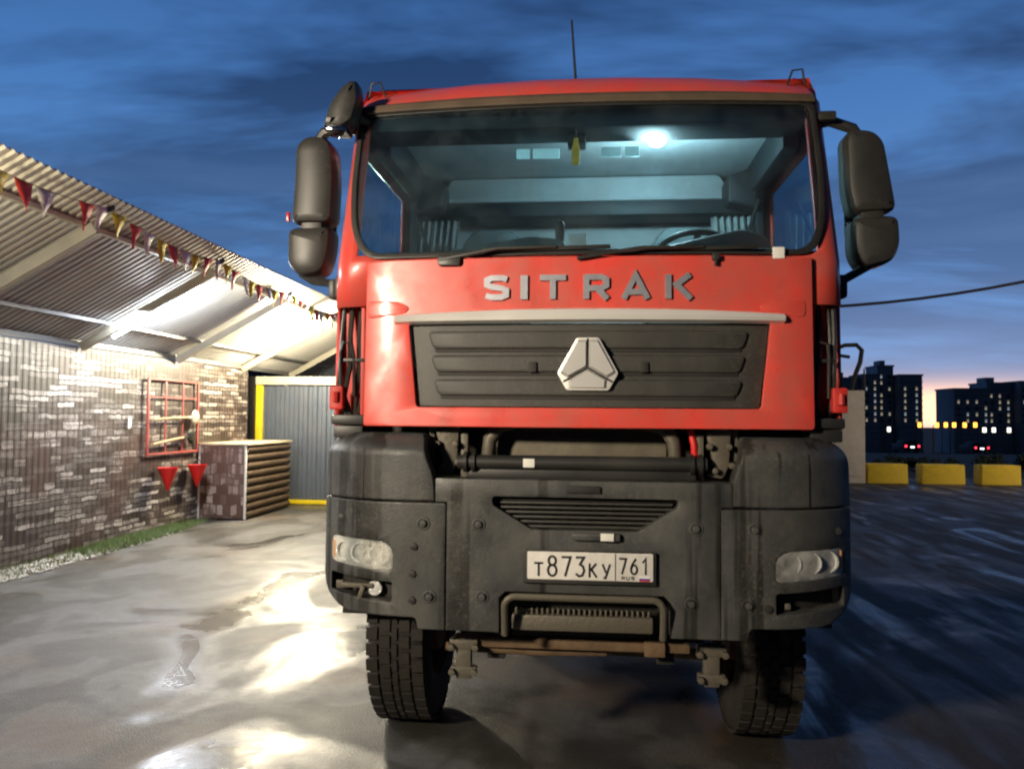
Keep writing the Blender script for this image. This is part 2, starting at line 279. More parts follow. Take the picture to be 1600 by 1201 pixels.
# ------------------------------------------------------------------ mesh builder
def round_poly(pts, r, n=4):
    out = []; k = len(pts)
    for i in range(k):
        p = Vector(pts[i]); a = Vector(pts[i-1]) - p; b = Vector(pts[(i+1) % k]) - p
        ri = r[i] if isinstance(r, (list, tuple)) else r
        d = min(ri, a.length*.48, b.length*.48)
        if d < 1e-4: out.append(tuple(p)); continue
        p0 = p + a.normalized()*d; p1 = p + b.normalized()*d
        for j in range(n+1):
            t = j/n; out.append(tuple(p0*(1-t)**2 + p*2*t*(1-t) + p1*t*t))
    return out
class MB:
    def __init__(s): s.b = bmesh.new()
    def box(s, c, d, bev=0, rot=None):
        r = bmesh.ops.create_cube(s.b, size=1); vs = r['verts']
        for v in vs: v.co = Vector((v.co.x*d[0], v.co.y*d[1], v.co.z*d[2]))
        if bev:
            es = list({e for v in vs for e in v.link_edges})
            q = bmesh.ops.bevel(s.b, geom=es, offset=bev, segments=2, affect='EDGES', profile=.6)
            vs = list({v for f in q['faces'] for v in f.verts} | {v for v in vs if v.is_valid})
        mt = (rot.to_matrix() if rot else Matrix.Identity(3))
        for v in vs: v.co = mt @ v.co + Vector(c)
        return s
    def tube(s, path, r, n=8, closed=False):
        P = [Vector(p) for p in path]; rings = []
        prev = None
        for i, p in enumerate(P):
            if closed: d = P[(i+1) % len(P)] - P[i-1]
            else: d = P[min(i+1, len(P)-1)] - P[max(i-1, 0)]
            d.normalize()
            a = prev if prev is not None else (Vector((0, 0, 1)) if abs(d.z) < .9 else Vector((1, 0, 0)))
            x = (a - d*a.dot(d)); x.normalize(); prev = x; y = d.cross(x)
            rr = r[i] if isinstance(r, (list, tuple)) else r
            rings.append([s.b.verts.new(p + (x*math.cos(2*math.pi*k/n) + y*math.sin(2*math.pi*k/n))*rr) for k in range(n)])
        m = len(rings)
        for i in range(m if closed else m-1):
            A, B = rings[i], rings[(i+1) % m]
            for k in range(n): s.b.faces.new((A[k], A[(k+1) % n], B[(k+1) % n], B[k]))
        if not closed: s.b.faces.new(rings[0][::-1]); s.b.faces.new(rings[-1])
        return s
    def lathe(s, prof, c, axis='X', n=32, close=True):
        # prof: list of (along, radius)
        rings = []
        for a, r in prof:
            ring = []
            for k in range(n):
                t = 2*math.pi*k/n
                v = {'X': (a, r*math.cos(t), r*math.sin(t)), 'Y': (r*math.cos(t), a, r*math.sin(t)), 'Z': (r*math.cos(t), r*math.sin(t), a)}[axis]
                ring.append(s.b.verts.new(Vector(v) + Vector(c)))
            rings.append(ring)
        for A, B in zip(rings, rings[1:]):
            for k in range(n): s.b.faces.new((A[k], A[(k+1) % n], B[(k+1) % n], B[k]))
        if close: s.b.faces.new(rings[0][::-1]); s.b.faces.new(rings[-1])
        return s
    def plate(s, loops, y, th, bev=.006, warp=None, cuts=.12):
        """outline(s) in x,z, holes as further loops; front face at y, body runs back by th"""
        cu = bpy.data.curves.new('c', 'CURVE'); cu.dimensions = '2D'; cu.fill_mode = 'BOTH'
        if isinstance(loops[0][0], (int, float)): loops = [loops]
        for lp in loops:
            sp = cu.splines.new('POLY'); sp.points.add(len(lp)-1); sp.use_cyclic_u = True
            for q, (x, z) in zip(sp.points, lp): q.co = (x, z, 0, 1)
        cu.extrude = max(1e-4, th/2 - bev); cu.bevel_depth = bev; cu.bevel_resolution = 1; cu.offset = -bev
        ob = bpy.data.objects.new('c', cu); me = bpy.data.meshes.new_from_object(ob)
        nb = bmesh.new(); nb.from_mesh(me); bmesh.ops.remove_doubles(nb, verts=nb.verts, dist=1e-5)
        bpy.data.objects.remove(ob); bpy.data.meshes.remove(me); bpy.data.curves.remove(cu)
        for v in nb.verts: v.co = Vector((v.co.x, y + th/2 - v.co.z, v.co.y))
        if warp:
            for ax in (0, 2):
                lo = min(v.co[ax] for v in nb.verts); hi = max(v.co[ax] for v in nb.verts)
                k = int((hi-lo)/cuts)+1
                for i in range(1, k):
                    p = [0, 0, 0]; p[ax] = lo+(hi-lo)*i/k; nn = [0, 0, 0]; nn[ax] = 1
                    bmesh.ops.bisect_plane(nb, geom=nb.verts[:]+nb.edges[:]+nb.faces[:], plane_co=p, plane_no=nn, dist=1e-5)
            for v in nb.verts: v.co = Vector(warp(v.co))
        me = bpy.data.meshes.new('t'); nb.to_mesh(me); nb.free(); s.b.from_mesh(me); bpy.data.meshes.remove(me)
        return s
    def face(s, pts):
        s.b.faces.new([s.b.verts.new(p) for p in pts]); return s
    def shift(s, d):
        for v in s.b.verts: v.co += Vector(d)
        return s
    def build(s, name, m, parent=None, smooth=True, solid=0, angle=35):
        bmesh.ops.recalc_face_normals(s.b, faces=s.b.faces)
        if parent is not None:
            off = Vector((0, 0, 0)); p = parent
            while p is not None: off += p.location; p = p.parent
            for v in s.b.verts: v.co -= off
        me = bpy.data.meshes.new(name); s.b.to_mesh(me); s.b.free()
        if smooth:
            me.polygons.foreach_set('use_smooth', [True]*len(me.polygons))
            me.set_sharp_from_angle(angle=R(angle))
        me.materials.append(m)
        o = bpy.data.objects.new(name, me); COL.objects.link(o)
        if parent is not None: o.parent = parent
        if solid:
            md = o.modifiers.new('solid', 'SOLIDIFY'); md.thickness = solid; md.offset = -1
        return o
def tag(o, label, cat, group=None):
    o['label'] = label; o['category'] = cat
    if group: o['group'] = group
    return o
def thing(name, loc, label, cat, group=None):
    o = bpy.data.objects.new(name, None); COL.objects.link(o); o.location = loc; o.empty_display_size = .2
    return tag(o, label, cat, group)
def struct(o, kind='structure'): o['kind'] = kind; return o
def copy_tree(o, parent=None):
    c = o.copy(); COL.objects.link(c); c.parent = parent
    for ch in [x for x in bpy.data.objects if x.parent is o]: copy_tree(ch, c)
    return c
def light(name, kind, loc, energy, color, size=.3, sy=None, aim=None, spread=None, parent=None):
    l = bpy.data.lights.new(name, kind); l.energy = energy; l.color = color
    if kind == 'AREA':
        l.size = size
        if sy: l.shape = 'RECTANGLE'; l.size_y = sy
        if spread: l.spread = spread
    elif kind == 'SPOT': l.spot_size = spread or R(120); l.shadow_soft_size = size; l.spot_blend = .6
    else: l.shadow_soft_size = size
    o = bpy.data.objects.new(name, l); COL.objects.link(o); o.location = loc
    if aim: o.rotation_euler = (Vector(aim)-Vector(loc)).to_track_quat('-Z', 'Y').to_euler()
    return o

# ------------------------------------------------------------------ ground
def terrain_z(y):
    P = [(-60, 0), (27, 0), (40, -.35), (100, -2.1), (200, -8), (400, -14), (1800, -14)]
    for (a, za), (b, zb) in zip(P, P[1:]):
        if y <= b: return za + (zb-za)*(y-a)/(b-a)
    return -14
g = MB(); ys = [-60, -10, 27, 33, 40, 60, 100, 150, 200, 300, 400, 900, 1800]; xs = [-900, -200, -50, 0, 50, 200, 900]
V = [[g.b.verts.new((x, y, terrain_z(y)-.02)) for x in xs] for y in ys]
for a in range(len(ys)-1):
    for b_ in range(len(xs)-1): g.b.faces.new((V[a][b_], V[a][b_+1], V[a+1][b_+1], V[a+1][b_]))
struct(g.build('ground', M['earth']))
g = MB()
def sheet(mb, x0, x1, y0, y1, z, n, amp, seed=1):
    rnd = random.Random(seed)
    vs = [[mb.b.verts.new((x0+(x1-x0)*i/n, y0+(y1-y0)*j/n, z + (rnd.uniform(-amp, amp) if 0 < i < n and 0 < j < n else 0))) for i in range(n+1)] for j in range(n+1)]
    for j in range(n):
        for i in range(n): mb.b.faces.new((vs[j][i], vs[j][i+1], vs[j+1][i+1], vs[j+1][i]))
sheet(g, -40, 45, -20, 26.6, 0, 90, .004)
struct(g.build('yard_asphalt', M['asphalt']))

# ------------------------------------------------------------------ canopy and left wall
WX, WZ = -6.85, 2.78          # wall plane, wall top
BX, BZ = -5.13, 3.72          # edge beam
EX, EZ = -4.75, 3.93          # eave
SL = (BZ-WZ)/(BX-WX)
def corr(mb, p0, du, dv, length, width, pitch=.115, depth=.02, nrm=Vector((0, 0, 1)), vdiv=1):
    """trapezoidal profiled sheet: ribs run along dv, profile repeats along du"""
    prof = [(0, 0), (.30, 0), (.42, 1), (.80, 1), (.92, 0)]
    pts = []; k = 0
    while True:
        for a, h in prof:
            u = (k+a)*pitch
            if u > length: break
            pts.append((u, h*depth))
        if (k+1)*pitch > length: break
        k += 1
    rows = [[mb.b.verts.new(Vector(p0)+Vector(du)*u+Vector(dv)*width*j/vdiv+nrm*h) for u, h in pts] for j in range(vdiv+1)]
    for A, B in zip(rows, rows[1:]):
        for i in range(len(pts)-1): mb.b.faces.new((A[i], A[i+1], B[i+1], B[i]))
Y0, Y1 = -3.0, 19.6
can = thing('canopy', (-6.0, 7.0, 0), 'long lean-to canopy of ribbed metal sheet on cream rafters', 'canopy')
slope = Vector((EX-(WX-.15), 0, EZ-(WZ-.15*SL))); sw = slope.length; slope.normalize()
nrm = Vector((-slope.z, 0, slope.x))
mb = MB(); corr(mb, (WX-.15, Y0, WZ-.15*SL+.09), (0, 1, 0), slope, Y1-Y0+.2, sw, .112, .026, nrm)
mb.build('roof_sheet', M['roof'], can, smooth=False, solid=.002)
raf_y = [-.0+2.58+2.55*i for i in range(-2, 7)]      # ... 7.68, 10.23, 12.78, 15.33
for y in raf_y:
    mb = MB()
    a = Vector((WX+.02, y, WZ-.03)); b_ = Vector((BX+.12, y, WZ-.03+(BX+.12-WX-.02)*SL))
    mid = (a+b_)/2; ang = -math.atan(SL)
    mb.box(mid, ((b_-a).length, .07, .12), .004, Matrix.Rotation(ang, 3, 'Y').to_quaternion())
    mb.build('rafter', M['cream'], can)
mb = MB()
for bx in (BX,):
    mb.box((bx, (Y0+Y1)/2, WZ+(bx-WX)*SL+.052), (.06, Y1-Y0, .05), .004)
mb.build('edge_beam', M['cream'], can)
mb = MB(); bx = WX+.42; mb.box((bx, (Y0+Y1)/2, WZ+(bx-WX)*SL+.052), (.05, Y1-Y0, .05), .004); mb.build('purlin', M['purlin'], can)
mb = MB(); mb.box((WX-.02, (Y0+Y1)/2, WZ+.02), (.05, Y1-Y0, .08), .004); mb.build('wall_plate', M['purlin'], can)
for y in raf_y[:]:
    mb = MB(); mb.box((WX-.07, y, 1.37), (.06, .06, 2.74), .004); mb.build('post', M['cream'], can)

wl = MB(); corr(wl, (WX, Y0, .0), (0, 1, 0), Vector((0, 0, 1)), 18.65, WZ-.03, .112, .0035, Vector((1, 0, 0)), 1)
ew = MB(); corr(ew, (WX-2.2, 19.7, 0), (1, 0, 0), Vector((0, 0, 1)), 8.2, 4.2, .2, .03, Vector((0, -1, 0)))
tag(ew.build('end_wall', M['greysteel'], None, smooth=False, solid=.002), 'dark ribbed sheet wall closing the far end behind the yellow framed gate', 'wall')
ww = wl.build('wall', M['stonewall'], None, smooth=False, solid=.002)
tag(ww, 'long ribbed sheet wall printed with brown and white stone blocks', 'wall')

# tube lamps: thing per lamp, mounted under the roof beside a rafter
def tube_lamp(y, label):
    c0 = Vector((-6.55, y, WZ+(-6.55-WX)*SL-.02)); c1 = Vector((-5.30, y, WZ+(-5.30-WX)*SL-.02))
    t = thing('tube_lamp', (c0.x, y, c0.z), label, 'lamp', 'tube lamps under the canopy')
    off = Vector((0, 0, .045))
    mb = MB(); mid = (c0+c1)/2+off
    mb.box(mid, ((c1-c0).length+.05, .075, .03), .004, Matrix.Rotation(-math.atan(SL), 3, 'Y').to_quaternion()); mb.build('housing', M['white'], t)
    MB().tube([c0, c1], .038, 10).build('tube', M['tube'], t)
    return t
tube_lamp(10.5, 'bright white tube lamp glowing under the canopy beside a rafter')
light('tube_light', 'AREA', (-5.92, 10.5, 3.22), 170, (.86, .92, 1), 1.2, .1, aim=(-5.4, 10.3, 0), spread=R(178))
light('tube_light', 'POINT', (-5.80, 10.62, 3.16), 85, (.86, .92, 1), .12)
# warm floodlight at the far end, under the sheet
def flood(loc, aim, label):
    t = thing('floodlight', loc, label, 'lamp', 'warm floodlights under the canopy')
    q = (Vector(aim)-Vector(loc)).to_track_quat('-Z', 'Y'); m3 = q.to_matrix()
    mb = MB(); mb.box(loc, (.34, .26, .06), .012, q); mb.build('housing', M['blacksteel'], t)
    mb = MB(); mb.box(Vector(loc)+m3 @ Vector((0, 0, -.034)), (.30, .22, .01), .002, q); mb.build('lens', M['flood'], t)
    mb = MB(); mb.tube([Vector(loc)+m3 @ Vector((-.19, 0, 0)), Vector(loc)+m3 @ Vector((-.19, 0, .16)), Vector(loc)+m3 @ Vector((.19, 0, .16)), Vector(loc)+m3 @ Vector((.19, 0, 0))], .01, 6); mb.build('bracket', M['blacksteel'], t)
    return t
flood((-5.05, 14.3, 3.50), (-4.2, 8.0, .2), 'glaring warm floodlight at the far end under the canopy')
light('flood_light', 'AREA', (-4.98, 14.0, 3.44), 190, (1, .90, .70), .3, .22, aim=(-3.6, 7.0, .0), spread=R(165))
light('flood_spill', 'POINT', (-5.35, 14.3, 3.14), 900, (1, .86, .58), .15)
# assumed second floodlight, unseen behind the viewer; added to light the truck's front
flood((-4.78, -2.2, 3.78), (-.4, 3.7, 2.0), 'assumed unseen warm floodlight on the canopy eave, added to light the truck front')
light('flood_light', 'AREA', (-4.70, -2.1, 3.74), 165, (1, .86, .66), .7, .45, aim=(-.2, 3.8, 2.3), spread=R(85))  # light of the assumed floodlight, aimed at the cab
light('flood_spill', 'POINT', (-4.9, 5.0, 3.1), 110, (1, .84, .52), .15)  # added warm point light, no fixture; brightens the first rafter in view
tube_lamp(5.35, 'assumed nearer tube lamp, unseen under the canopy, left of the first rafter in view')  # assumed lamp, added to brighten the ground at near left
light('tube_light', 'AREA', (-5.92, 5.35, 3.22), 170, (.84, .88, 1), 1.2, .1, aim=(-4.6, 4.6, 0), spread=R(178))  # light of the added nearer tube lamp

# added pole lamp, unseen beyond the right edge of the frame; it lights the blocks and the far strip of the yard
t = thing('added_yard_light', (19.0, 18.0, 0), 'added unseen pole lamp lighting the far side of the yard from the right', 'lamp')
MB().tube([(19.0, 18.0, 0), (19.0, 18.0, 5.6)], .07, 10).build('pole', M['steel'], t)
mb = MB(); mb.box((18.9, 18.1, 5.65), (.5, .4, .12), .03); mb.build('lamp_head', M['blacksteel'], t)
mb = MB(); mb.box((18.9, 18.1, 5.58), (.4, .3, .02), .004); mb.build('lens', M['flood'], t)
light('added_yard_flood', 'AREA', (18.85, 18.1, 5.54), 380, (1, .80, .58), .4, .3, aim=(10.5, 23.5, 0), spread=R(110))

# bunting
bt = thing('bunting', (-4.95, 7.68, 3.7), 'string of small yellow, red and white pennants along the canopy eave', 'bunting')
ties = [(-4.85, 2.58, 3.97), (-4.86, 5.13, 3.95), (-4.86, 7.68, 3.94), (-4.88, 10.23, 3.90), (-4.90, 12.78, 3.86), (-4.90, 15.33, 3.84)]
cordmb = MB(); rnd = random.Random(5); colr = ['cloth_y', 'cloth_r', 'cloth_w']; ci = 0
for a, b_ in zip(ties, ties[1:]):
    a = Vector(a); b_ = Vector(b_); pts = []
    for k in range(17):
        t = k/16; p = a.lerp(b_, t); p.z -= .09*4*t*(1-t); pts.append(p)
    cordmb.tube(pts, .005, 5)
    MB().box(a, (.03, .13, .05), .008, Matrix.Rotation(.5, 3, 'X').to_quaternion()).build('knot', M['blackcloth'], bt)
    nfl = 9
    for k in range(nfl):
        t = (k+.6+rnd.uniform(-.1, .1))/nfl
        if rnd.random() < .08: ci += 1; continue
        p = a.lerp(b_, t); p.z -= .09*4*t*(1-t)
        w_ = .12; h = .26; tw = rnd.uniform(-.5, .5); sk = rnd.uniform(-.05, .05)
        mb = MB(); rows = []
        for j in range(5):
            f = j/4; hw = w_*(1-f)+.002
            rows.append([mb.b.verts.new((p.x+math.sin(tw*f*2)*.05+.012*math.sin(f*5+k+s_), p.y+s_*hw*math.cos(tw*f)+sk*f, p.z-h*f)) for s_ in (-1, 0, 1)])
        for A, B in zip(rows, rows[1:]):
            for i in range(2): mb.b.faces.new((A[i], A[i+1], B[i+1], B[i]))
        mb.build('flag', M[colr[ci % 3]], bt, solid=.001); ci += 1
cordmb.build('cord', M['cord'], bt)

# ------------------------------------------------------------------ gate, yellow frame
gt = thing('gate', (-4.2, 16.3, 0), 'grey corrugated metal gate with yellow frame at the canopy end', 'gate')
mb = MB(); corr(mb, (-6.785, 16.3, .10), (1, 0, 0), Vector((0, 0, 1)), 5.38, 2.36, .20, .03, Vector((0, -1, 0))); mb.build('panel', M['greysteel'], gt, smooth=False, solid=.002)
for x in (-6.855, -1.35):
    mb = MB(); mb.box((x, 16.28, 1.27), (.14, .10, 2.54), .006); mb.build('frame_post', M['yellow'], gt)
mb = MB(); mb.box((-6.99, 16.22, 1.33), (.13, .10, 2.66), .006); mb.build('dark_gap_strip', M['blacksteel'], gt)  # black strip painted in for the dark gap beside the gate
mb = MB(); mb.box((-4.1, 16.27, 2.57), (5.66, .13, .17), .006); mb.build('top_rail', M['cream'], gt)
mb = MB(); mb.box((-4.1, 16.26, .05), (5.36, .09, .08), .006); mb.build('bottom_rail', M['yellow'], gt)

# ------------------------------------------------------------------ counter by the wall
ct = thing('counter', (-6.4, 14.65, 0), 'stone-print counter with log siding and pale plywood top beside the gate', 'counter')
mb = MB(); mb.box((-6.4, 13.64, .66), (.84, .03, 1.27), .003); mb.build('front_panel', M['stonefront'], ct)
for x in (-6.84+.02, -5.975):
    mb = MB(); mb.box((x, 13.628, .66), (.03, .045, 1.29), .003); mb.build('edge_trim', M['white'], ct)
mb = MB()
for k in range(9): mb.lathe([(13.66, .068), (15.70, .068)], (-6.01, 0, .09+k*.142), 'Y', 14)
mb.build('log_siding', M['logs'], ct)
mb = MB(); mb.box((-6.42, 14.68, .65), (.74, 2.0, 1.24)); mb.build('carcass', M['brownwall'], ct)
mb = MB(); mb.box((-6.395, 14.68, 1.325), (.92, 2.16, .035), .004); mb.build('top', M['ply'], ct)

# ------------------------------------------------------------------ fire point: red rack, shovels, cone buckets
rk = thing('tool_rack', (WX+.06, 12.6, 1.2), 'open red steel frame hung on the stone-print wall', 'rack')
rx = WX+.06
for y in (11.86, 13.45):
    mb = MB(); mb.box((rx, y, 1.80), (.03, .045, 1.22), .003); mb.build('upright', M['pink'], rk)
for z in (2.40, 1.22):
    mb = MB(); mb.box((rx, 12.65, z), (.03, 1.59, .03), .003); mb.build('rail', M['pink'], rk)
mb = MB(); mb.box((rx-.008, 12.4, 1.80), (.015, .04, 1.16), .002); mb.box((rx-.008, 12.95, 1.80), (.015, .03, 1.16), .002); mb.box((rx-.008, 12.65, 2.12), (.014, 1.55, .02), .002); mb.build('crossbar', M['pink'], rk)
def shovel(y0, z0, y1, z1, head, label):
    t = thing('shovel', (rx+.05, y0, z0), label, 'shovel', 'shovels on the fire rack')
    a = Vector((rx+.05, y0, z0)); b_ = Vector((rx+.05, y1, z1)); d = (b_-a).normalized()
    MB().tube([a, a.lerp(b_, .5)+Vector((0, 0, .006)), b_], .021, 10).build('handle', M['wood'], t)
    mb = MB(); pr = []
    side = Vector((0, -d.z, d.y))
    for k, wd in enumerate((.03, .11, .125, .12, .10, .03)):
        c = b_ + d*(k*.058-.02); cup = .03*math.sin(k/5*3.14)
        pr.append([mb.b.verts.new(c+side*wd*s_+Vector((cup*(1-abs(s_))+.012, 0, 0))) for s_ in (-1, -.5, 0, .5, 1)])
    for A, B in zip(pr, pr[1:]):
        for i in range(4): mb.b.faces.new((A[i], A[i+1], B[i+1], B[i]))
    mb.tube([b_-d*.12, b_+d*.02], .028, 8)
    mb.build('blade', head, t, solid=.004)
shovel(11.93, 1.765, 13.12, 1.80, M['lightsteel'], 'wooden shovel with pale blade lying across the upper part of the red rack')
shovel(11.93, 1.38, 13.0, 1.47, M['blacksteel'], 'wooden shovel with black blade lying across the lower part of the red rack')
def cone_bucket(y, z, label):
    t = thing('fire_bucket', (WX+.21, y, z), label, 'bucket', 'red cone fire buckets')
    MB().lathe([(z, .012), (z+.36, .155), (z+.372, .16), (z+.372, .15), (z+.04, .02)], (WX+.21, y, 0), 'Z', 24, False).build('cone', M['redpaint'], t)
    MB().tube([(WX+.21, y-.155+.31*k/10, z+.37+.10*math.sin(math.pi*k/10)) for k in range(11)], .005, 5).build('handle', M['blacksteel'], t)
cone_bucket(12.22, .63, 'red cone fire bucket on the wall, further from the counter')
cone_bucket(13.18, .62, 'red cone fire bucket on the wall right beside the counter')
mb = MB(); mb.plate(round_poly([(0, 0), (.06, .02), (.08, .12), (.05, .20), (.01, .16)], .02), 0, .03, .01)
for v in mb.b.verts: v.co = Vector((WX+.03+v.co.y*.7, 11.36+v.co.x, 1.62+v.co.z))
tag(mb.build('rag', M['cloth_w']), 'small crumpled white rag hanging on the stone-print wall left of the rack', 'rag')

# grass and pebble strips (nobody could count them)
rnd = random.Random(11); mb = MB()
for _ in range(9000):
    y = rnd.triangular(7.0, 13.6, 11.5); cw = .50 - max(0, (y-11))*.07
    x = WX+.04+rnd.random()**1.3*cw
    if y < 10.0 and rnd.random() < .75: continue
    h = rnd.uniform(.03, .10); a = rnd.uniform(0, 6.3); ww_ = .006; lean = rnd.uniform(-.04, .04)
    mb.b.faces.new([mb.b.verts.new((x+math.cos(a)*ww_, y+math.sin(a)*ww_, 0)), mb.b.verts.new((x-math.cos(a)*ww_, y-math.sin(a)*ww_, 0)), mb.b.verts.new((x+lean, y+lean*.7, h))])
struct(mb.build('grass', M['grass'], None, smooth=False), 'stuff')
mb = MB()
for _ in range(2600):
    y = rnd.triangular(4.5, 12.4, 7.5); x = WX+.04+rnd.random()*.5; s_ = rnd.uniform(.010, .030)
    q = bmesh.ops.create_icosphere(mb.b, subdivisions=1, radius=s_)
    for v in q['verts']: v.co = Vector((v.co.x*rnd.uniform(.9, 1.2)+x, v.co.y+y, v.co.z*.6+s_*.35))
struct(mb.build('gravel', M['stone']), 'stuff')

# ------------------------------------------------------------------ the truck
TX = -0.03
truck = thing('truck', (TX, 5.0, 0), 'red heavy tipper truck with dusty grey bumper parked facing the viewer', 'truck')
def FB(z):
    if z < 2.62: return 3.83+(z-1.8)*.04
    if z < 3.5: return 3.863+(z-2.62)*.27
    return 4.10+(z-3.5)*.9
def F(x, z): return FB(z) + .07*((x-TX)/1.1)**2
def wp(v): return (v.x, v.y + F(v.x, v.z), v.z)           # wrap a flat plate onto the cab front
def WH(z): return 1.268 - max(0, z-2.5)*.028
def P(b_, *a, **k): return b_.build(*a, **k)
def mir(pts): return [(2*TX-x, z) for x, z in pts][::-1]
# shell of the cab: rows of heights, columns walking round from the left rear to the right rear
cols = [('s', 5.75), ('s', 5.35), ('s', 4.75), ('s', 4.3), ('c', 0), ('c', 1), ('c', 2), ('c', 3), ('f', -1.05), ('f', -.6), ('f', -.2), ('f', .2), ('f', .6), ('f', 1.05), ('c', -3), ('c', -2), ('c', -1), ('c', -9), ('t', 4.3), ('t', 4.75), ('t', 5.35), ('t', 5.75)]
zs = [1.80, 2.10, 2.40, 2.62, 2.66, 3.0, 3.32, 3.47, 3.50, 3.59, 3.635, 3.655]
inset = {3.50: 0, 3.59: .012, 3.635: .045, 3.655: .12}
mb = MB(); grid = []
for z in zs:
    ins = inset.get(z, 0); W = WH(z)-ins; row = []
    for kind, a in cols:
        if kind == 's': x, y = -W, min(a, 5.75-ins)
        elif kind == 't': x, y = W, min(a, 5.75-ins)
        elif kind == 'f':
            x = a if abs(a) < 1 or z < 2.64 or z > 3.48 else math.copysign(1.14, a); y = F(TX+x, z)
        else:
            sgn = -1 if a >= 0 else 1; k = a if a >= 0 else (0 if a == -9 else -a)
            xc = 1.17; yc = F(TX+1.17, z)
            t = k/3*math.pi/2         # 0 = side, 1 = front
            x = sgn*(xc + (W-xc)*math.cos(t)); y = yc + .12 - .12*math.sin(t)
        if z >= 3.5: y += ins*.6 if kind in 'fc' else 0
        crown = .036*(1-(x/1.2)**2) if z >= 3.59 else (.02*(1-(x/1.2)**2) if z == 3.50 else 0)
        row.append(mb.b.verts.new((TX+x, y, z+crown)))
    grid.append(row)
nc = len(cols)
for j in range(len(zs)-1):
    for i in range(nc-1):
        za = zs[j]; fr = 7 < i < 13 or i in (8,)
        if 8 <= i <= 12 and 2.66 <= za < 3.47: continue          # windscreen
        if 8 <= i <= 12 and za < 2.62: continue                  # front flap sits here
        if za < 2.40 and (4 <= i <= 7 or 13 <= i <= 16): continue  # open corner slots
        if 2.66 <= za < 3.32 and (i in (1, 2) or i in (18, 19)): continue  # side windows
        mb.face([]) if False else mb.b.faces.new((grid[j][i], grid[j][i+1], grid[j+1][i+1], grid[j+1][i]))
    mb.b.faces.new((grid[j][nc-1], grid[j][0], grid[j+1][0], grid[j+1][nc-1]))
top = grid[-1]; cap = mb.b.faces.new(top)
for row, zc in ((grid[0], 1.8),): pass
cab = mb.build('cab_body', M['red'], truck, solid=.022, angle=40)
# front flap with a hole for the grille
out = round_poly([(-1.10, 1.80), (1.065, 1.80), (1.065, 2.625), (-1.10, 2.625)], .018)
gr = [(-.875, 2.305), (.865, 2.305), (.815, 1.895), (-.83, 1.895)]
mb = MB(); mb.plate([out, round_poly(gr, .02)], -.03, .03, .005, wp, .15); flap = mb.build('front_flap', M['red'], truck)
# raised scallops either side of the flap
for s_ in (-1, 1):
    pts = [(s_*1.06+TX, 2.42), (s_*1.06+TX, 2.33), (s_*.86+TX, 2.355), (s_*.84+TX, 2.385), (s_*.90+TX, 2.415)]
    mb = MB(); mb.plate(round_poly(pts, .03), -.035, .010, .005, wp, .2); mb.build('flap_scallop', M['red'], truck)
# red corner pieces and the slots below them
for s_ in (-1, 1):
    sx_ = TX+s_*1.165
    mb = MB(); mb.box((TX+s_*1.10, 4.02, 2.10), (.02, .14, .62), .003); mb.box((TX+s_*1.17, 4.10, 2.10), (.135, .03, .62), .003)
    mb.box((TX+s_*1.222, 4.24, 2.10), (.024, .24, .6), .004)
    mb.build('corner_panel', M['red_in'], truck)
    mb = MB()
    for dx_, r_ in ((-.050, .011), (-.012, .014), (.035, .010), (.060, .012)):
        w1 = random.uniform(-.02, .02); w2 = random.uniform(-.03, .03)
        mb.tube([(sx_+dx_, 4.02, 2.42), (sx_+dx_+w1*.4, 3.98, 2.25), (sx_+dx_+w1, 3.97, 2.10), (sx_+dx_+w2, 3.98, 1.95), (sx_+dx_*.4, 4.0, 1.84)], r_, 7)
    mb.tube([(sx_-.05, 3.96, 2.0), (sx_-.05, 3.95, 2.17), (sx_-.03, 3.94, 2.22), (sx_+.01, 3.94, 2.21), (sx_+.02, 3.95, 2.15), (sx_+.02, 3.96, 1.95)], .009, 7)
    mb.build('hose', M['hose'], truck)
    mb = MB(); mb.box((sx_-s_*.02, 3.97, 2.13), (.11, .05, .018), .004); mb.build('hose_clamp', M['black'], truck); mb = MB(); mb.box((sx_, 3.99, 1.83), (.17, .14, .05), .012); mb.box((sx_, 4.02, 1.77), (.15, .18, .06), .01); mb.build('hinge_bracket', M['black'], truck)
    mb = MB(); mb.plate(round_poly([(sx_+s_*.065-.035, 1.88), (sx_+s_*.065+.035, 1.88), (sx_+s_*.065+.035, 2.0), (sx_+s_*.065-.035, 2.0)], .012), 3.93, .05, .008); mb.tube([(sx_+s_*.065, 3.925, 1.92), (sx_+s_*.065, 3.925, 1.97)], .018, 8)
    mb.build('latch', M['red_in'], truck)
# brown dusty lip over the windscreen
mb = MB(); mb.plate(round_poly([(-1.225, 3.462), (1.155, 3.462), (1.145, 3.51), (.6, 3.525), (-.64, 3.525), (-1.215, 3.51)], .012), -.045, .035, .01, wp, .15); mb.build('sun_lip', M['brownlip'], truck)
# roof edge clamps and antenna
for s_ in (-1, 1):
    mb = MB(); x = TX+s_*1.12; mb.tube([(x-.05, 4.25, 3.60), (x-.03, 4.22, 3.665), (x+.02, 4.22, 3.67), (x+.04, 4.25, 3.60)], .006, 6); mb.build('roof_clip', M['black'], truck)
mb = MB(); mb.tube([(-.055, 4.7, 3.68), (-.07, 4.7, 3.78), (-.10, 4.7, 4.22)], [.013, .009, .006], 6); mb.tube([(-.055, 4.7, 3.66), (-.055, 4.7, 3.74)], .02, 8); mb.build('antenna', M['black'], truck)
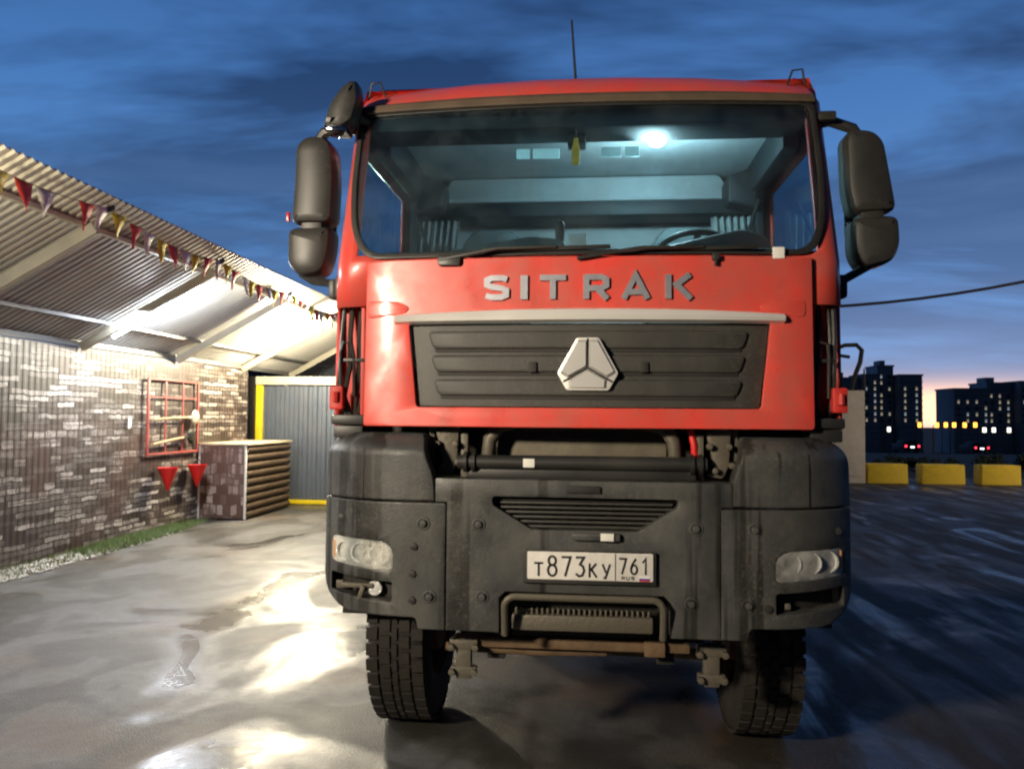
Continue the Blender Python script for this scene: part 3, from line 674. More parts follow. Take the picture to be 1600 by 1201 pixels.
# windscreen: black rim with rounded corners, tinted pane
wo_ = [(-1.125, 2.636), (1.085, 2.636), (1.150, 2.80), (1.165, 3.05), (1.150, 3.475), (-1.225, 3.475), (-1.232, 3.05), (-1.210, 2.80)]
wi_ = [(-1.095, 2.662), (1.055, 2.662), (1.120, 2.81), (1.136, 3.05), (1.122, 3.45), (-1.197, 3.45), (-1.203, 3.05), (-1.180, 2.81)]
RR = [.12, .12, .12, .1, .05, .05, .1, .12]
seal = MB(); seal.plate([round_poly(wo_, RR, 6), round_poly(wi_, RR, 6)], -.022, .022, .004, wp, .15)
mb = MB(); mb.plate(round_poly(wi_, RR, 6), -.010, .004, .0005, wp, .12); wsn = mb.build('windscreen', M['glass'], truck)
seal.build('seal', M['black'], wsn)
# wipers
for a, b_, c_ in (((-.72, 2.615), (-.15, 2.66), 0), ((-.05, 2.61), (.55, 2.655), 0)):
    mb = MB()
    pa = (a[0], F(*a)-.05, a[1]); pb = (b_[0], F(*b_)-.045, b_[1]+.01)
    mb.tube([pa, ((pa[0]+pb[0])/2, (pa[1]+pb[1])/2-.02, (pa[2]+pb[2])/2+.02), pb], .009, 6)
    mb.box((b_[0]-.05, F(*b_)-.035, b_[1]+.005), (.62, .012, .02), .004, Matrix.Rotation(-.02, 3, 'Y').to_quaternion())
    mb.build('wiper', M['black'], truck)
mb = MB(); mb.plate(round_poly([(-.73, 2.585), (-.62, 2.585), (-.615, 2.64), (-.735, 2.64)], .015), -.055, .03, .006, wp, .3); mb.build('wiper_cap', M['mirror'], truck)
mb = MB(); mb.box((.605, F(.6, 2.6)-.045, 2.615), (.035, .03, .03), .006); mb.box((.605, F(.6, 2.6)-.045, 2.59), (.012, .02, .03), .003); mb.build('washer_nozzle', M['black'], truck)
mb = MB(); mb.box((.905, F(.9, 2.64)-.037, 2.64), (.055, .006, .055), .001); mb.build('sticker', M['label'], truck)
# grille
mb = MB(); mb.plate(round_poly([(-.872, 2.302), (.862, 2.302), (.812, 1.898), (-.827, 1.898)], .018), .0, .02, .003, wp, .15); grl = mb.build('grille', M['grille'], truck)
for k, (z0, hh) in enumerate(((2.222, .088), (2.106, .084), (1.990, .080))):
    x0 = -.782+k*.016; x1 = .765-k*.016
    mb = MB(); mb.plate(round_poly([(x0+.03, z0-hh/2), (x1-.03, z0-hh/2), (x1, z0+hh/2), (x0, z0+hh/2)], .028), -.016, .02, .012, wp, .2)
    mb.build('slat', M['grille'], grl)
    mb = MB(); mb.plate(round_poly([(x0+.04, z0-hh/2-.014), (x1-.04, z0-hh/2-.014), (x1-.035, z0-hh/2+.004), (x0+.035, z0-hh/2+.004)], .004), -.006, .008, .001, wp, .2)
    mb.build('slot', M['dark'], grl)
for x in (-.262, .268):
    mb = MB(); mb.plate(round_poly([(x-.02, 2.065), (x+.02, 2.065), (x+.02, 2.115), (x-.02, 2.115)], .005), -.030, .01, .001, wp, .3); mb.build('sensor_slot', M['dark'], grl)
# chrome bar, slightly arched
mb = MB(); n = 28; secs = []
for i in range(n+1):
    t = -1+2*i/n; x = -.008+t*.935; ztop = 2.372-.024*abs(t)**2.2; zb = 2.303-.004*abs(t); y = F(x, 2.33)
    secs.append([mb.b.verts.new((x, y+dy, z)) for dy, z in ((-.03, zb), (-.062, zb+.012), (-.068, (ztop+zb)/2), (-.055, ztop-.008), (-.03, ztop))])
for A, B in zip(secs, secs[1:]):
    for i in range(4): mb.b.faces.new((A[i], A[i+1], B[i+1], B[i]))
    mb.b.faces.new((A[4], A[0], B[0], B[4]))
mb.b.faces.new(secs[0]); mb.b.faces.new(secs[-1][::-1]); mb.build('chrome_bar', M['chrome'], truck)
# emblem: shield of three facets
ex, ey, ez = .003, F(0, 2.1)-.032, 2.105
def q_(x, z, d=0): return (ex+x, ey-d, ez+z)
emb = MB(); emb.plate(round_poly([(ex-.052, ez+.124), (ex+.052, ez+.124), (ex+.145, ez-.045), (ex+.10, ez-.128), (ex-.10, ez-.128), (ex-.145, ez-.045)], .012), ey-.012, .03, .004); eb = emb.build('emblem', M['chrome'], truck)
def facet(pts):
    c = Vector((sum(p[0] for p in pts)/len(pts), sum(p[1] for p in pts)/len(pts)))
    mb = MB(); bot = [mb.b.verts.new(q_(x, z, .012)) for x, z in pts]
    topv = [mb.b.verts.new(q_(c.x+(x-c.x)*.86, c.y+(z-c.y)*.86, .026)) for x, z in pts]
    for i in range(len(pts)): mb.b.faces.new((bot[i], bot[(i+1) % len(pts)], topv[(i+1) % len(pts)], topv[i]))
    mb.b.faces.new(topv[::-1]); mb.build('facet', M['silver'], eb, smooth=False)
facet([(-.045, .115), (-.004, .115), (-.004, -.016), (-.095, -.068), (-.132, -.046)])
facet([(.045, .115), (.132, -.046), (.095, -.068), (.004, -.016), (.004, .115)])
facet([(0, -.026), (.092, -.078), (.088, -.118), (-.088, -.118), (-.092, -.078)])
mb = MB()
for a, b_ in (((0, .118), (0, -.02)), ((0, -.02), (-.115, -.086)), ((0, -.02), (.115, -.086))):
    A = Vector(q_(*a, .0135)); B = Vector(q_(*b_, .0135)); mb.tube([A, B], .0045, 4)
mb.build('groove', M['dark'], eb)
# strokes -> letters
def strokes(mb, sts, wd, th, place, cap='sq'):
    """each stroke is a polyline in letter space; ribbon with thickness th"""
    for pts in sts:
        Pn = [Vector(p) for p in pts]; Lf = []; Rt = []
        for i, p in enumerate(Pn):
            d0 = (Pn[i]-Pn[i-1]).normalized() if i else (Pn[1]-Pn[0]).normalized()
            d1 = (Pn[i+1]-Pn[i]).normalized() if i < len(Pn)-1 else d0
            nn = (Vector((-d0.y, d0.x))+Vector((-d1.y, d1.x))); nn.normalize(); k = wd/2/max(.5, nn.dot(Vector((-d0.y, d0.x))))
            Lf.append(p+nn*k); Rt.append(p-nn*k)
        for i in range(len(Pn)-1):
            q = [Lf[i], Lf[i+1], Rt[i+1], Rt[i]]
            f = [mb.b.verts.new(place(v.x, v.y, th)) for v in q]; bk_ = [mb.b.verts.new(place(v.x, v.y, 0)) for v in q]
            mb.b.faces.new(f); mb.b.faces.new(bk_[::-1])
            for a in range(4): mb.b.faces.new((f[a], bk_[a], bk_[(a+1) % 4], f[(a+1) % 4]))
def arc(cx_, cy_, rx_, ry_, a0, a1, n=8): return [(cx_+rx_*math.cos(R(a0+(a1-a0)*i/n)), cy_+ry_*math.sin(R(a0+(a1-a0)*i/n))) for i in range(n+1)]
G = {
 'S': [[(.93, .84), (.72, .90), (.30, .90), (.10, .82), (.10, .62), (.28, .54), (.72, .47), (.90, .38), (.90, .18), (.70, .10), (.28, .10), (.06, .17)]],
 'I': [[(.5, 0), (.5, 1)]],
 'T': [[(0, .89), (1, .89)], [(.5, 0), (.5, .8)]],
 'R': [[(.12, 0), (.12, 1)], [(.12, .90), (.70, .90), (.88, .80), (.88, .55), (.70, .44), (.12, .44)], [(.55, .42), (.92, 0)]],
 'A': [[(.08, 0), (.5, .97), (.92, 0)], [(.24, .28), (.76, .28)]],
 'K': [[(.12, 0), (.12, 1)], [(.90, 1), (.32, .52)], [(.40, .60), (.93, 0)]],
 'Y': [[(.1, .70), (.48, .25)], [(.92, .70), (.42, -.02), (.2, 0)]],
 'k': [[(.12, 0), (.12, .72)], [(.85, .72), (.2, .36)], [(.3, .42), (.9, 0)]],
 't': [[(0, .66), (1, .66)], [(.5, 0), (.5, .66)]],
 '8': [arc(.5, .76, .36, .22, 90, 450, 14), arc(.5, .28, .42, .27, 90, 450, 14)],
 '7': [[(.05, .95), (.92, .95), (.40, 0)]],
 '3': [[(.08, .95), (.88, .95), (.48, .60), (.78, .52), (.90, .30), (.72, .06), (.40, .02), (.08, .14)]],
 '6': [arc(.5, .30, .38, .28, 90, 450, 14), [(.75, .97), (.28, .62), (.13, .34)]],
 '1': [[(.15, .72), (.55, .97), (.55, 0)]],
 'U': [[(.1, 1), (.1, .2), (.3, .02), (.7, .02), (.9, .2), (.9, 1)]],
}
zl = [2.415, 2.532]
for ch, xc, wdt in (('S', -.438, .118), ('I', -.304, .05), ('T', -.165, .125), ('R', .042, .125), ('A', .228, .135), ('K', .432, .13)):
    mb = MB(); hh = zl[1]-zl[0]; sc = hh
    def pl(x, y, t, xc=xc, wdt=wdt): 
        X = xc+(x-.5*wdt/sc)*sc; Z = zl[0]+y*sc; return (X, F(X, Z)-.032-t, Z)
    wst = .24 if ch != 'I' else .30
    st_ = [[(px_*wdt/sc, pz) for px_, pz in s_] for s_ in G[ch]]
    strokes(mb, st_, wst, .012, pl); mb.build('badge_letter', M['letter'], truck, smooth=False)

# bumper -------------------------------------------------------
BY = 3.75; HB = 1.315
def GB(x):
    a = max(0, abs(x-TX)-.80)/.50; return .24*a**2.4
def wb(v):
    top_ = max(0, v.z-1.66)
    return (v.x, v.y + BY + GB(v.x) + top_*top_*9, v.z - .004*(v.x-TX))
def sym(pts, s_): return pts if s_ < 0 else mir(pts)
# centre plate with trapezoid inlet and notch for the step
cp = [(-.712, 1.555), (.672, 1.555), (.672, 1.444), (.617, 1.444), (.617, .846), (.385, .846), (.385, 1.005), (.355, 1.035), (-.375, 1.035), (-.405, 1.005), (-.405, .846), (-.657, .846), (-.657, 1.444), (-.712, 1.444)]
inl = round_poly([(-.44, 1.475), (.42, 1.475), (.42, 1.44), (.235, 1.325), (-.255, 1.325), (-.44, 1.435)], .015)
mb = MB(); mb.plate([cp, inl], 0, .10, .005, wb, .2); bc = mb.build('bumper_centre', M['bump'], truck)
mb = MB()
for k in range(7): mb.box((TX+.01, BY+.075, 1.335+k*.022), (.84, .05, .011), .003)
mb.build('inlet_fins', M['grille'], bc)
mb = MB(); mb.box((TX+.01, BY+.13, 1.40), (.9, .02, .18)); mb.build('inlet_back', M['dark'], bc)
mb = MB(); mb.box((-.015, BY-.004, 1.515), (.16, .02, .035), .008); mb.build('latch_slot', M['dark'], bc)
mb = MB(); mb.box((.045, BY-.012, 1.300), (.22, .03, .035), .008); mb.build('sensor_bar', M['bump'], bc)
mb = MB(); mb.box((.095, BY-.032, 1.302), (.06, .008, .035), .002); mb.build('tag_plate', M['label'], bc)
for s_ in (-1, 1):
    hl = [(-1.262, 1.255), (-.965, 1.25), (-.915, 1.215), (-.915, 1.11), (-1.262, 1.13)]
    fg = [(-1.262, 1.075), (-.918, 1.06), (-.918, .965), (-1.262, .985)]
    oc = [(-HB-.0, 1.438), (-.662, 1.438), (-.662, .846), (-.79, .846), (-.80, .90), (-1.20, .905), (-HB, .99)]
    rc = [.01, .01, .01, .01, .02, .08, .09]
    if s_ > 0: rc = rc[::-1]
    mb = MB(); mb.plate([round_poly(sym(oc, s_), rc, 5), round_poly(sym(hl, s_), .03, 4), round_poly(sym(fg, s_), .012)], 0, .11, .006, wb, .07)
    bco = mb.build('bumper_corner', M['bump'], truck)
    fn = [(-HB, 1.446), (-.718, 1.446), (-.722, 1.56), (-.765, 1.66), (-.785, 1.765), (-1.20, 1.765), (-HB+.01, 1.69)]
    rf = [.005, .005, .05, .05, .03, .07, .10]
    if s_ > 0: rf = rf[::-1]
    mb = MB(); mb.plate(round_poly(sym(fn, s_), rf, 5), 0, .12, .008, wb, .06)
    fo = mb.build('fender_cover', M['bump'], truck)
    sxx = TX+s_*1.045; mb = MB(); mb.plate([(sxx-.004, 1.452), (sxx+.004, 1.452), (sxx+.004, 1.74), (sxx-.004, 1.74)], -.0035, .006, .001, wb, .06); mb.build('seam', M['dark'], fo)
    # headlamp: bowl with reflectors behind the pane
    mb = MB(); mb.plate(round_poly(sym(hl, s_), .03, 4), .004, .004, .0005, wb, .05); hp = mb.build('headlight', M['lens'], truck)
    mb = MB(); mb.plate(round_poly(sym([(-1.27, 1.262), (-.91, 1.257), (-.91, 1.10), (-1.27, 1.12)], s_), .03, 4), .055, .01, .002, wb, .05); mb.build('lamp_back', M['silver'], hp)
    for k in range(9):
        xw = -1.235+.037*k; xw = xw if s_ < 0 else 2*TX-xw
        mb = MB(); mb.box((xw, BY+GB(xw)+.046, 1.185), (.006, .012, .11), .002); mb.build('flute', M['silver'], hp)
    for k, xx in enumerate((-1.175, -1.085, -.985)):
        xw = xx if s_ < 0 else 2*TX-xx; yy = BY+GB(xw)
        mb = MB(); mb.lathe([(.014, .046), (.03, .042), (.055, .028), (.070, .006)], (xw, yy, 1.19), 'Y', 20, False); mb.lathe([(.012, .050), (.012, .045), (.03, .045)], (xw, yy, 1.19), 'Y', 20, False); mb.build('reflector', M['reflector'], hp)
        mb = MB(); mb.lathe([(.030, .0), (.030, .010), (.06, .012)], (xw, yy, 1.19), 'Y', 10, False); mb.build('bulb', M['white'], hp)
    xw = -1.235 if s_ < 0 else 2*TX+1.235
    mb = MB(); mb.box((xw, BY+GB(xw)+.03, 1.195), (.035, .04, .09), .006); mb.build('indicator', M['amber'], hp)
    # fog lamp pocket
    xw = TX+s_*1.06
    mb = MB(); mb.plate(sym([(-1.28, 1.09), (-.90, 1.075), (-.90, .95), (-1.28, .97)], s_), .105, .01, .002, wb, .06); mb.build('pocket_back', M['dark'], bco)
    if s_ < 0:
        mb = MB(); mb.lathe([(.05, .035), (.07, .034), (.10, .01)], (TX-.99, BY+.03, 1.018), 'Y', 18); mb.build('fog_lamp', M['reflector'], bco)
        mb = MB(); mb.box((TX-1.075, BY+.09, 1.03), (.16, .04, .022), .005); mb.box((TX-1.05, BY+.07, 1.00), (.022, .04, .07), .005, Matrix.Rotation(.3, 3, 'Y').to_quaternion()); mb.box((TX-1.18, BY+.15, 1.02), (.04, .03, .04), .008); mb.build('fog_bracket', M['steel'], bco)
    else:
        mb = MB(); mb.box((TX+.95, BY+.07, .99), (.03, .03, .03), .008); mb.build('pocket_clip', M['steel'], bco)
# bolts
bl = [(-.768, 1.345), (-.504, 1.345), (-.735, 1.003), (-.484, 1.010), (.50, 1.345), (.763, 1.345), (.478, 1.003), (.732, 1.003)]
for x, z in bl:
    mb = MB(); yy = BY+GB(x); mb.lathe([(.0, .034), (-.004, .032), (-.005, .024), (.0, .022)], (x, yy, z), 'Y', 20, False); mb.lathe([(-.001, .018), (-.016, .016), (-.018, .0)], (x, yy, z), 'Y', 6, False); mb.build('bolt', M['bump'], truck)
for x, z in ((-.812, 1.235), (-.818, 1.108), (-.818, .985), (.820, .99), (-1.20, 1.35), (1.17, 1.33)):
    mb = MB(); yy = BY+GB(x); mb.lathe([(.002, .020), (-.008, .018), (-.010, .0)], (x, yy, z), 'Y', 8, False); mb.build('bolt', M['black'], truck)
# number plate
pl_ = MB(); pl_.plate(round_poly([(-.292, 1.083), (.318, 1.083), (.318, 1.236), (-.292, 1.236)], .008), BY-.022, .014, .003); holder = pl_.build('plate_frame', M['black'], truck)
pl_ = MB(); pl_.plate(round_poly([(-.272, 1.103), (.304, 1.103), (.304, 1.230), (-.272, 1.230)], .008), BY-.028, .008, .002); npl = pl_.build('number_plate', M['plate'], holder)
def ptxt(s, x0, z0, h, wch, gap, wd, m, par, name='character'):
    x = x0
    for ch in s:
        mb = MB()
        hs = h
        strokes(mb, [[(a*wch/h, b_) for a, b_ in st] for st in G[ch]], wd/h, 1, lambda X, Y_, t, x=x: (x+X*h, BY-.0285-.0016*t, z0+Y_*h))
        mb.build(name, m, par, smooth=False); x += wch+gap
ptxt('t', -.240, 1.120, .088, .042, .0, .0095, M['ink'], npl)
ptxt('873', -.180, 1.120, .092, .047, .017, .0105, M['ink'], npl)
ptxt('kY', .010, 1.118, .088, .042, .018, .0095, M['ink'], npl)
ptxt('761', .148, 1.136, .074, .036, .015, .009, M['ink'], npl)
mb = MB(); mb.box((.1325, BY-.0295, 1.1665), (.003, .002, .122)); mb.build('divider', M['ink'], npl)
ptxt('RUS', .160, 1.111, .015, .016, .006, .0035, M['ink'], npl)
mb = MB(); mb.box((.265, BY-.029, 1.123), (.048, .0015, .008)); mb.build('flag_white', M['white'], npl)
mb = MB(); mb.box((.265, BY-.029, 1.1155), (.048, .0015, .007)); mb.build('flag_blue', M['blue'], npl)
mb = MB(); mb.box((.265, BY-.029, 1.1085), (.048, .0015, .007)); mb.build('flag_red', M['redink'], npl)
# step opening: bent handle bar, tread, dark cavity
mb = MB(); pts = [(-.375, 3.74, .84), (-.375, 3.71, .98)] + [(-.375+.05*(1-math.cos(t)), 3.705, .975+.05*math.sin(t)) for t in [R(a) for a in (20, 45, 70, 90)]] + [(.0, 3.70, 1.025)] + [(.35-.05*(1-math.cos(t)), 3.705, .975+.05*math.sin(t)) for t in [R(a) for a in (90, 70, 45, 20)]] + [(.35, 3.71, .97), (.35, 3.74, .84)]
mb.tube(pts, .0165, 10); mb.build('step_bar', M['steel'], truck)
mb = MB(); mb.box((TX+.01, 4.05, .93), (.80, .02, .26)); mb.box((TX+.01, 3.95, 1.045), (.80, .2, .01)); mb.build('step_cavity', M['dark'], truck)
mb = MB(); mb.box((TX+.01, 3.86, .885), (.66, .13, .075), .012)
for k in range(26): mb.box((TX-.30+k*.0248, 3.82, .935), (.010, .02, .03), .002)
mb.build('step_tread', M['steel'], truck)

# gap under the flap: radiator, pipes, torsion bar, brackets
mb = MB(); mb.box((TX, 4.08, 1.72), (.86, .05, .30), .02); mb.box((TX, 4.045, 1.80), (.72, .03, .04), .01); mb.build('radiator', M['tan'], truck)
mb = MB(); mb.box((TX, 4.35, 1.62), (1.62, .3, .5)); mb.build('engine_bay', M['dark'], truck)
for s_ in (-1, 1):
    x = TX+s_*.455
    mb = MB(); mb.tube([(x-s_*.14, 3.98, 1.83), (x-s_*.05, 3.97, 1.80), (x-s_*.005, 3.96, 1.74), (x+s_*.005, 3.97, 1.66), (x, 4.0, 1.58)], .034, 12); mb.build('intake_pipe', M['steel'], truck)
    mb = MB(); bxx = TX+s_*.66
    mb.plate(round_poly([(bxx-.06, 1.57), (bxx-.02, 1.60), (bxx-.035, 1.70), (bxx-.06, 1.78), (bxx+.06, 1.80), (bxx+.05, 1.62), (bxx+.02, 1.56)], .015), 3.93, .05, .006)
    mb.box((bxx-s_*.085, 3.97, 1.66), (.035, .06, .22), .006); mb.box((bxx+s_*.085, 3.99, 1.72), (.03, .05, .16), .006)
    mb.build('cab_bracket', M['steel'], truck)
    for dx_, z in ((-.045, 1.715), (.045, 1.715), (-.02, 1.60), (.06, 1.625)):
        mb = MB(); mb.lathe([(.0, .017), (-.03, .015), (-.032, 0)], (bxx+dx_, 3.925, z), 'Y', 6, False); mb.build('bolt', M['steel'], truck)
mb = MB(); mb.tube([(TX-.60, 3.90, 1.628), (TX+.60, 3.90, 1.628)], .036, 14)
for x in (-.56, -.52, .53, .57): mb.tube([(TX+x-.008, 3.90, 1.628), (TX+x+.008, 3.90, 1.628)], .050, 14)
mb.box((TX, 3.92, 1.575), (1.1, .06, .05), .01)
mb.build('torsion_bar', M['black'], truck)
mb = MB(); mb.box((-.278, 3.862, 1.628), (.055, .004, .042), .001); mb.build('sticker', M['label'], truck)
mb = MB(); mb.tube([(.50, 3.95, 1.80), (.515, 3.94, 1.72), (.52, 3.95, 1.66)], .016, 8); mb.build('red_pipe', M['redpaint'], truck)
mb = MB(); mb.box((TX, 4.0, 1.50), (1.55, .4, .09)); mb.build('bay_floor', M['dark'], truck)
mb = MB(); mb.box((TX, 4.92, 1.80), (2.36, 1.62, .08), .01); mb.box((TX, 4.30, 1.66), (2.30, .04, .30), .005); mb.build('cab_floor', M['dark'], truck)

# underside: rusty cross beam, towing lugs, axle, springs, chassis
mb = MB(); mb.box((TX-.05, 4.02, .735), (1.16, .09, .045), .008); mb.tube([(-.70, 4.02, .70), (-.20, 4.05, .68), (.10, 4.05, .69)], .022, 8); mb.box((.33, 4.0, .735), (.10, .12, .07), .01); mb.build('cross_beam', M['rust'], truck)
for x, z0 in ((-.60, .66), (.60, .665)):
    mb = MB(); mb.box((x, 3.98, z0), (.075, .06, .20), .01); mb.box((x, 3.97, z0+.07), (.14, .05, .05), .008); mb.box((x, 3.97, z0-.06), (.13, .05, .045), .008)
    mb.build('lug', M['steel'], truck)
    for dx_, dz_ in ((-.06, .06), (.06, .06), (-.055, -.06), (.055, -.06)):
        mb = MB(); mb.lathe([(0, .018), (-.03, .017), (-.032, 0)], (x+dx_, 3.95, z0+dz_), 'Y', 6, False); mb.build('bolt', M['steel'], truck)
mb = MB()
for s_ in (-1, 1):
    mb.box((TX+s_*.42, 7.6, .98), (.09, 7.2, .28), .01)
    mb.box((TX+s_*.42, 5.0, .66), (.09, 1.9, .05), .01); mb.box((TX+s_*.42, 5.0, .72), (.09, 1.4, .04), .01)
mb.box((TX, 5.0, .58), (1.5, .16, .16), .04); mb.box((TX, 4.8, 1.05), (.7, 1.1, .5), .06)
for y in (8.2, 9.6, 6.6): mb.box((TX, y, .60), (1.7, .2, .2), .05)
mb.build('chassis', M['dark'], truck)
mb = MB(); mb.tube([(TX-.72, 4.62, .55), (TX+.70, 4.62, .53)], .03, 8); mb.build('track_rod', M['rust'], truck)
for s_ in (-1, 1):
    dr = MB().plate([(4.33, 1.84), (5.32, 1.84), (5.32, 2.62), (4.33, 2.62)], 0, .012, .004)
    for v in dr.b.verts: v.co = Vector((TX+s_*(1.274-v.co.y), v.co.x, v.co.z))
    dr = dr.build('door', M['red'], truck)
    MB().box((TX+s_*1.29, 5.18, 2.46), (.03, .16, .04), .01).build('handle', M['black'], dr)
# wheel arches
for s_ in (-1, 1):
    mb = MB(); pr = []
    for k in range(11):
        a = R(10+k*16); pr.append((5.0-math.cos(a)*.75, .66+math.sin(a)*.74))
    A = [mb.b.verts.new((TX+s_*1.28, y, z)) for y, z in pr]; B = [mb.b.verts.new((TX+s_*.80, y, z)) for y, z in pr]
    for i in range(10): mb.b.faces.new((A[i], A[i+1], B[i+1], B[i]))
    mb.build('wheel_arch', M['black'], truck, solid=.02)
    # bumper return along the side, sill and steps under the door
    mb = MB(); mb.box((TX+s_*1.225, 4.16, 1.25), (.05, .34, .60), .02); mb.box((TX+s_*1.215, 4.45, 1.60), (.06, .9, .26), .03); mb.build('side_skirt', M['bump'], truck)
    mb = MB(); mb.box((TX+s_*1.20, 5.86, 1.2), (.12, .25, .9), .03); mb.build('rear_skirt', M['black'], truck)

def wheel(x, y, s_):
    R0 = .60; hw = .165
    mb = MB(); prof = [(-hw+.01, .34), (-hw-.005, .42), (-hw-.008, .50), (-hw+.015, .565), (-hw+.05, .585), (hw-.05, .585), (hw-.015, .565), (hw+.008, .50), (hw+.005, .42), (hw-.01, .34)]
    mb.lathe(prof, (x, y, R0), 'X', 56, False); ty = None
    n = 42
    for k in range(n):
        a = 2*math.pi*k/n
        for j, (ox, wx, off) in enumerate(((-.128, .062, 0), (-.055, .058, .5), (.0, .030, .0), (.055, .058, .5), (.128, .062, 0))):
            t = a+off*2*math.pi/n; q = Matrix.Rotation(-t, 3, 'X').to_quaternion()
            rr = .590; c = (x+ox, y+rr*math.sin(t), R0+rr*math.cos(t)); mb.box(c, (wx, .066, .018), 0, q)
    ty = mb.build('wheel', M['rubber'], truck, angle=30)
    mb = MB(); f = -1 if s_ < 0 else 1
    mb.lathe([(f*(hw-.02), .345), (f*(hw-.04), .30), (f*.02, .27), (f*.00, .16), (f*.10, .14), (f*.12, .10), (f*.12, 0.001)], (x, y, R0), 'X', 36, False)
    mb.lathe([(-f*(hw-.015), .35), (-f*(hw-.03), .33), (-f*.02, .31), (-f*.0, .0)], (x, y, R0), 'X', 36, False)
    mb.build('rim', M['rim'], ty)
    mb = MB(); mb.lathe([(-f*.16, .001), (-f*.16, .19), (-f*.02, .20)], (x, y, R0), 'X', 28, False); mb.build('brake_drum', M['rim'], ty)
    return ty
for s_ in (-1, 1):
    wheel(TX+s_*1.028, 5.0, s_)
    for y in (8.2, 9.6):
        wheel(TX+s_*1.04, y, s_)
mb = MB(); mb.lathe([(6.2, .30), (7.4, .30)], (TX+1.0, 0, .95), 'Y', 24); mb.build('fuel_tank', M['lightsteel'], truck)
mb = MB(); mb.box((TX-1.0, 6.8, .95), (.5, 1.0, .55), .05); mb.build('battery_box', M['black'], truck)
# tipper body behind the cab
mb = MB(); mb.box((TX, 8.6, 1.30), (2.3, 5.0, .12), .01)
mb.box((TX-1.17, 8.6, 2.1), (.06, 5.0, 1.6), .01); mb.box((TX+1.17, 8.6, 2.1), (.06, 5.0, 1.6), .01); mb.box((TX, 6.13, 2.15), (2.4, .06, 1.8), .01); mb.box((TX, 11.07, 2.1), (2.4, .06, 1.6), .01)
for y in (6.6, 7.6, 8.6, 9.6, 10.6):
    for s_ in (-1, 1): mb.box((TX+s_*1.215, y, 2.05), (.05, .12, 1.5), .01)
mb.build('tipper_body', M['red_in'], truck)

# cab interior -------------------------------------------------
mb = MB(); mb.box((TX, 5.66, 2.95), (2.4, .02, 1.15)); mb.box((TX, 4.93, 3.515), (2.36, 1.5, .015))
mb.box((TX-1.15, 5.50, 2.95), (.02, .30, 1.1)); mb.box((TX+1.15, 5.50, 2.95), (.02, .30, 1.1))
mb.plate(round_poly([(TX-1.0, 3.33), (TX+1.0, 3.33), (TX+.92, 3.50), (TX-.92, 3.50)], .04), 5.45, .2, .02)
mb.build('cab_lining', M['lining'], truck)
mb = MB(); mb.box((TX, 5.50, 3.255), (2.2, .30, .10), .02)
for s_ in (-1, 1):
    mb.box((TX+s_*1.12, 4.98, 3.41), (.09, 1.2, .20), .02); mb.box((TX+s_*1.15, 5.36, 2.95), (.05, .10, .9), .01)
    mb.box((TX+s_*1.15, 4.85, 2.35), (.06, 1.5, .60), .02)
    mb.plate(round_poly([(TX+s_*.93, 3.24), (TX+s_*.93, 3.42), (TX+s_*1.12, 3.48), (TX+s_*1.12, 3.2)], .02), 5.2, .3, .02)
mb.build('cab_trim', M['trim'], truck)
mb = MB(); mb.box((TX, 4.30, 3.435), (2.30, .26, .12), .03); mb.box((-.06, 4.33, 3.355), (.10, .12, .06), .01); oc_ = mb.build('overhead_console', M['trim'], truck)
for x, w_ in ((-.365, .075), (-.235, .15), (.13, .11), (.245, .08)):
    mb = MB(); mb.box((x, 4.46, 3.335), (w_, .02, .055), .004); mb.build('console_glow_strip', M['shelfglow'], oc_)  # self-lit strips imitate shelf compartments reflecting the dome lamp
mb = MB(); mb.lathe([(3.50, .05), (3.40, .05), (3.385, .04), (3.385, .0)], (.385, 4.50, 0), 'Z', 6, False); mb.build('dome_lamp', M['cablamp'], truck)
light('cab_light', 'POINT', (.385, 4.62, 3.28), 50, (.78, 1, .97), .05)
mb = MB(); mb.box((TX, 4.30, 2.55), (2.14, .60, .30), .06)
mb.plate(round_poly([(-.78, 2.68), (-.1, 2.68), (-.12, 2.78), (-.30, 2.80), (-.55, 2.76), (-.78, 2.72)], .03), 4.15, .3, .02)
mb.plate(round_poly([(.30, 2.68), (.98, 2.68), (.92, 2.80), (.80, 2.84), (.62, 2.80), (.35, 2.74)], .04), 4.2, .28, .03)
mb.build('dashboard', M['dash'], truck)
mb = MB(); tilt = Matrix.Rotation(R(-38), 3, 'X'); c = Vector((.60, 4.60, 2.72))
mb.tube([c+tilt @ Vector((.24*math.cos(a), .24*math.sin(a), 0)) for a in [2*math.pi*k/32 for k in range(32)]], .017, 8, True)
for a in (0, 2.1, 4.2): mb.tube([c, c+tilt @ Vector((.23*math.cos(a-1.57), .23*math.sin(a-1.57), 0))], .02, 6)
mb.tube([c, c+Vector((0, -.15, -.2))], .04, 10); mb.build('steering_wheel', M['black'], truck)
for x in (-.62, .62):
    mb = MB(); mb.plate(round_poly([(x-.25, 2.35), (x+.25, 2.35), (x+.22, 2.95), (x+.13, 3.08), (x-.13, 3.08), (x-.22, 2.95)], .06, 5), 5.15, .14, .05); mb.box((x, 4.95, 2.32), (.50, .5, .14), .05); mb.build('seat', M['seat'], truck)
for s_ in (-1, 1):
    mb = MB(); mb.face([(TX+s_*1.252, 4.31, 2.66), (TX+s_*1.252, 5.34, 2.66), (TX+s_*1.234, 5.34, 3.32), (TX+s_*1.234, 4.31, 3.32)]); mb.build('side_window', M['sglass'], truck)
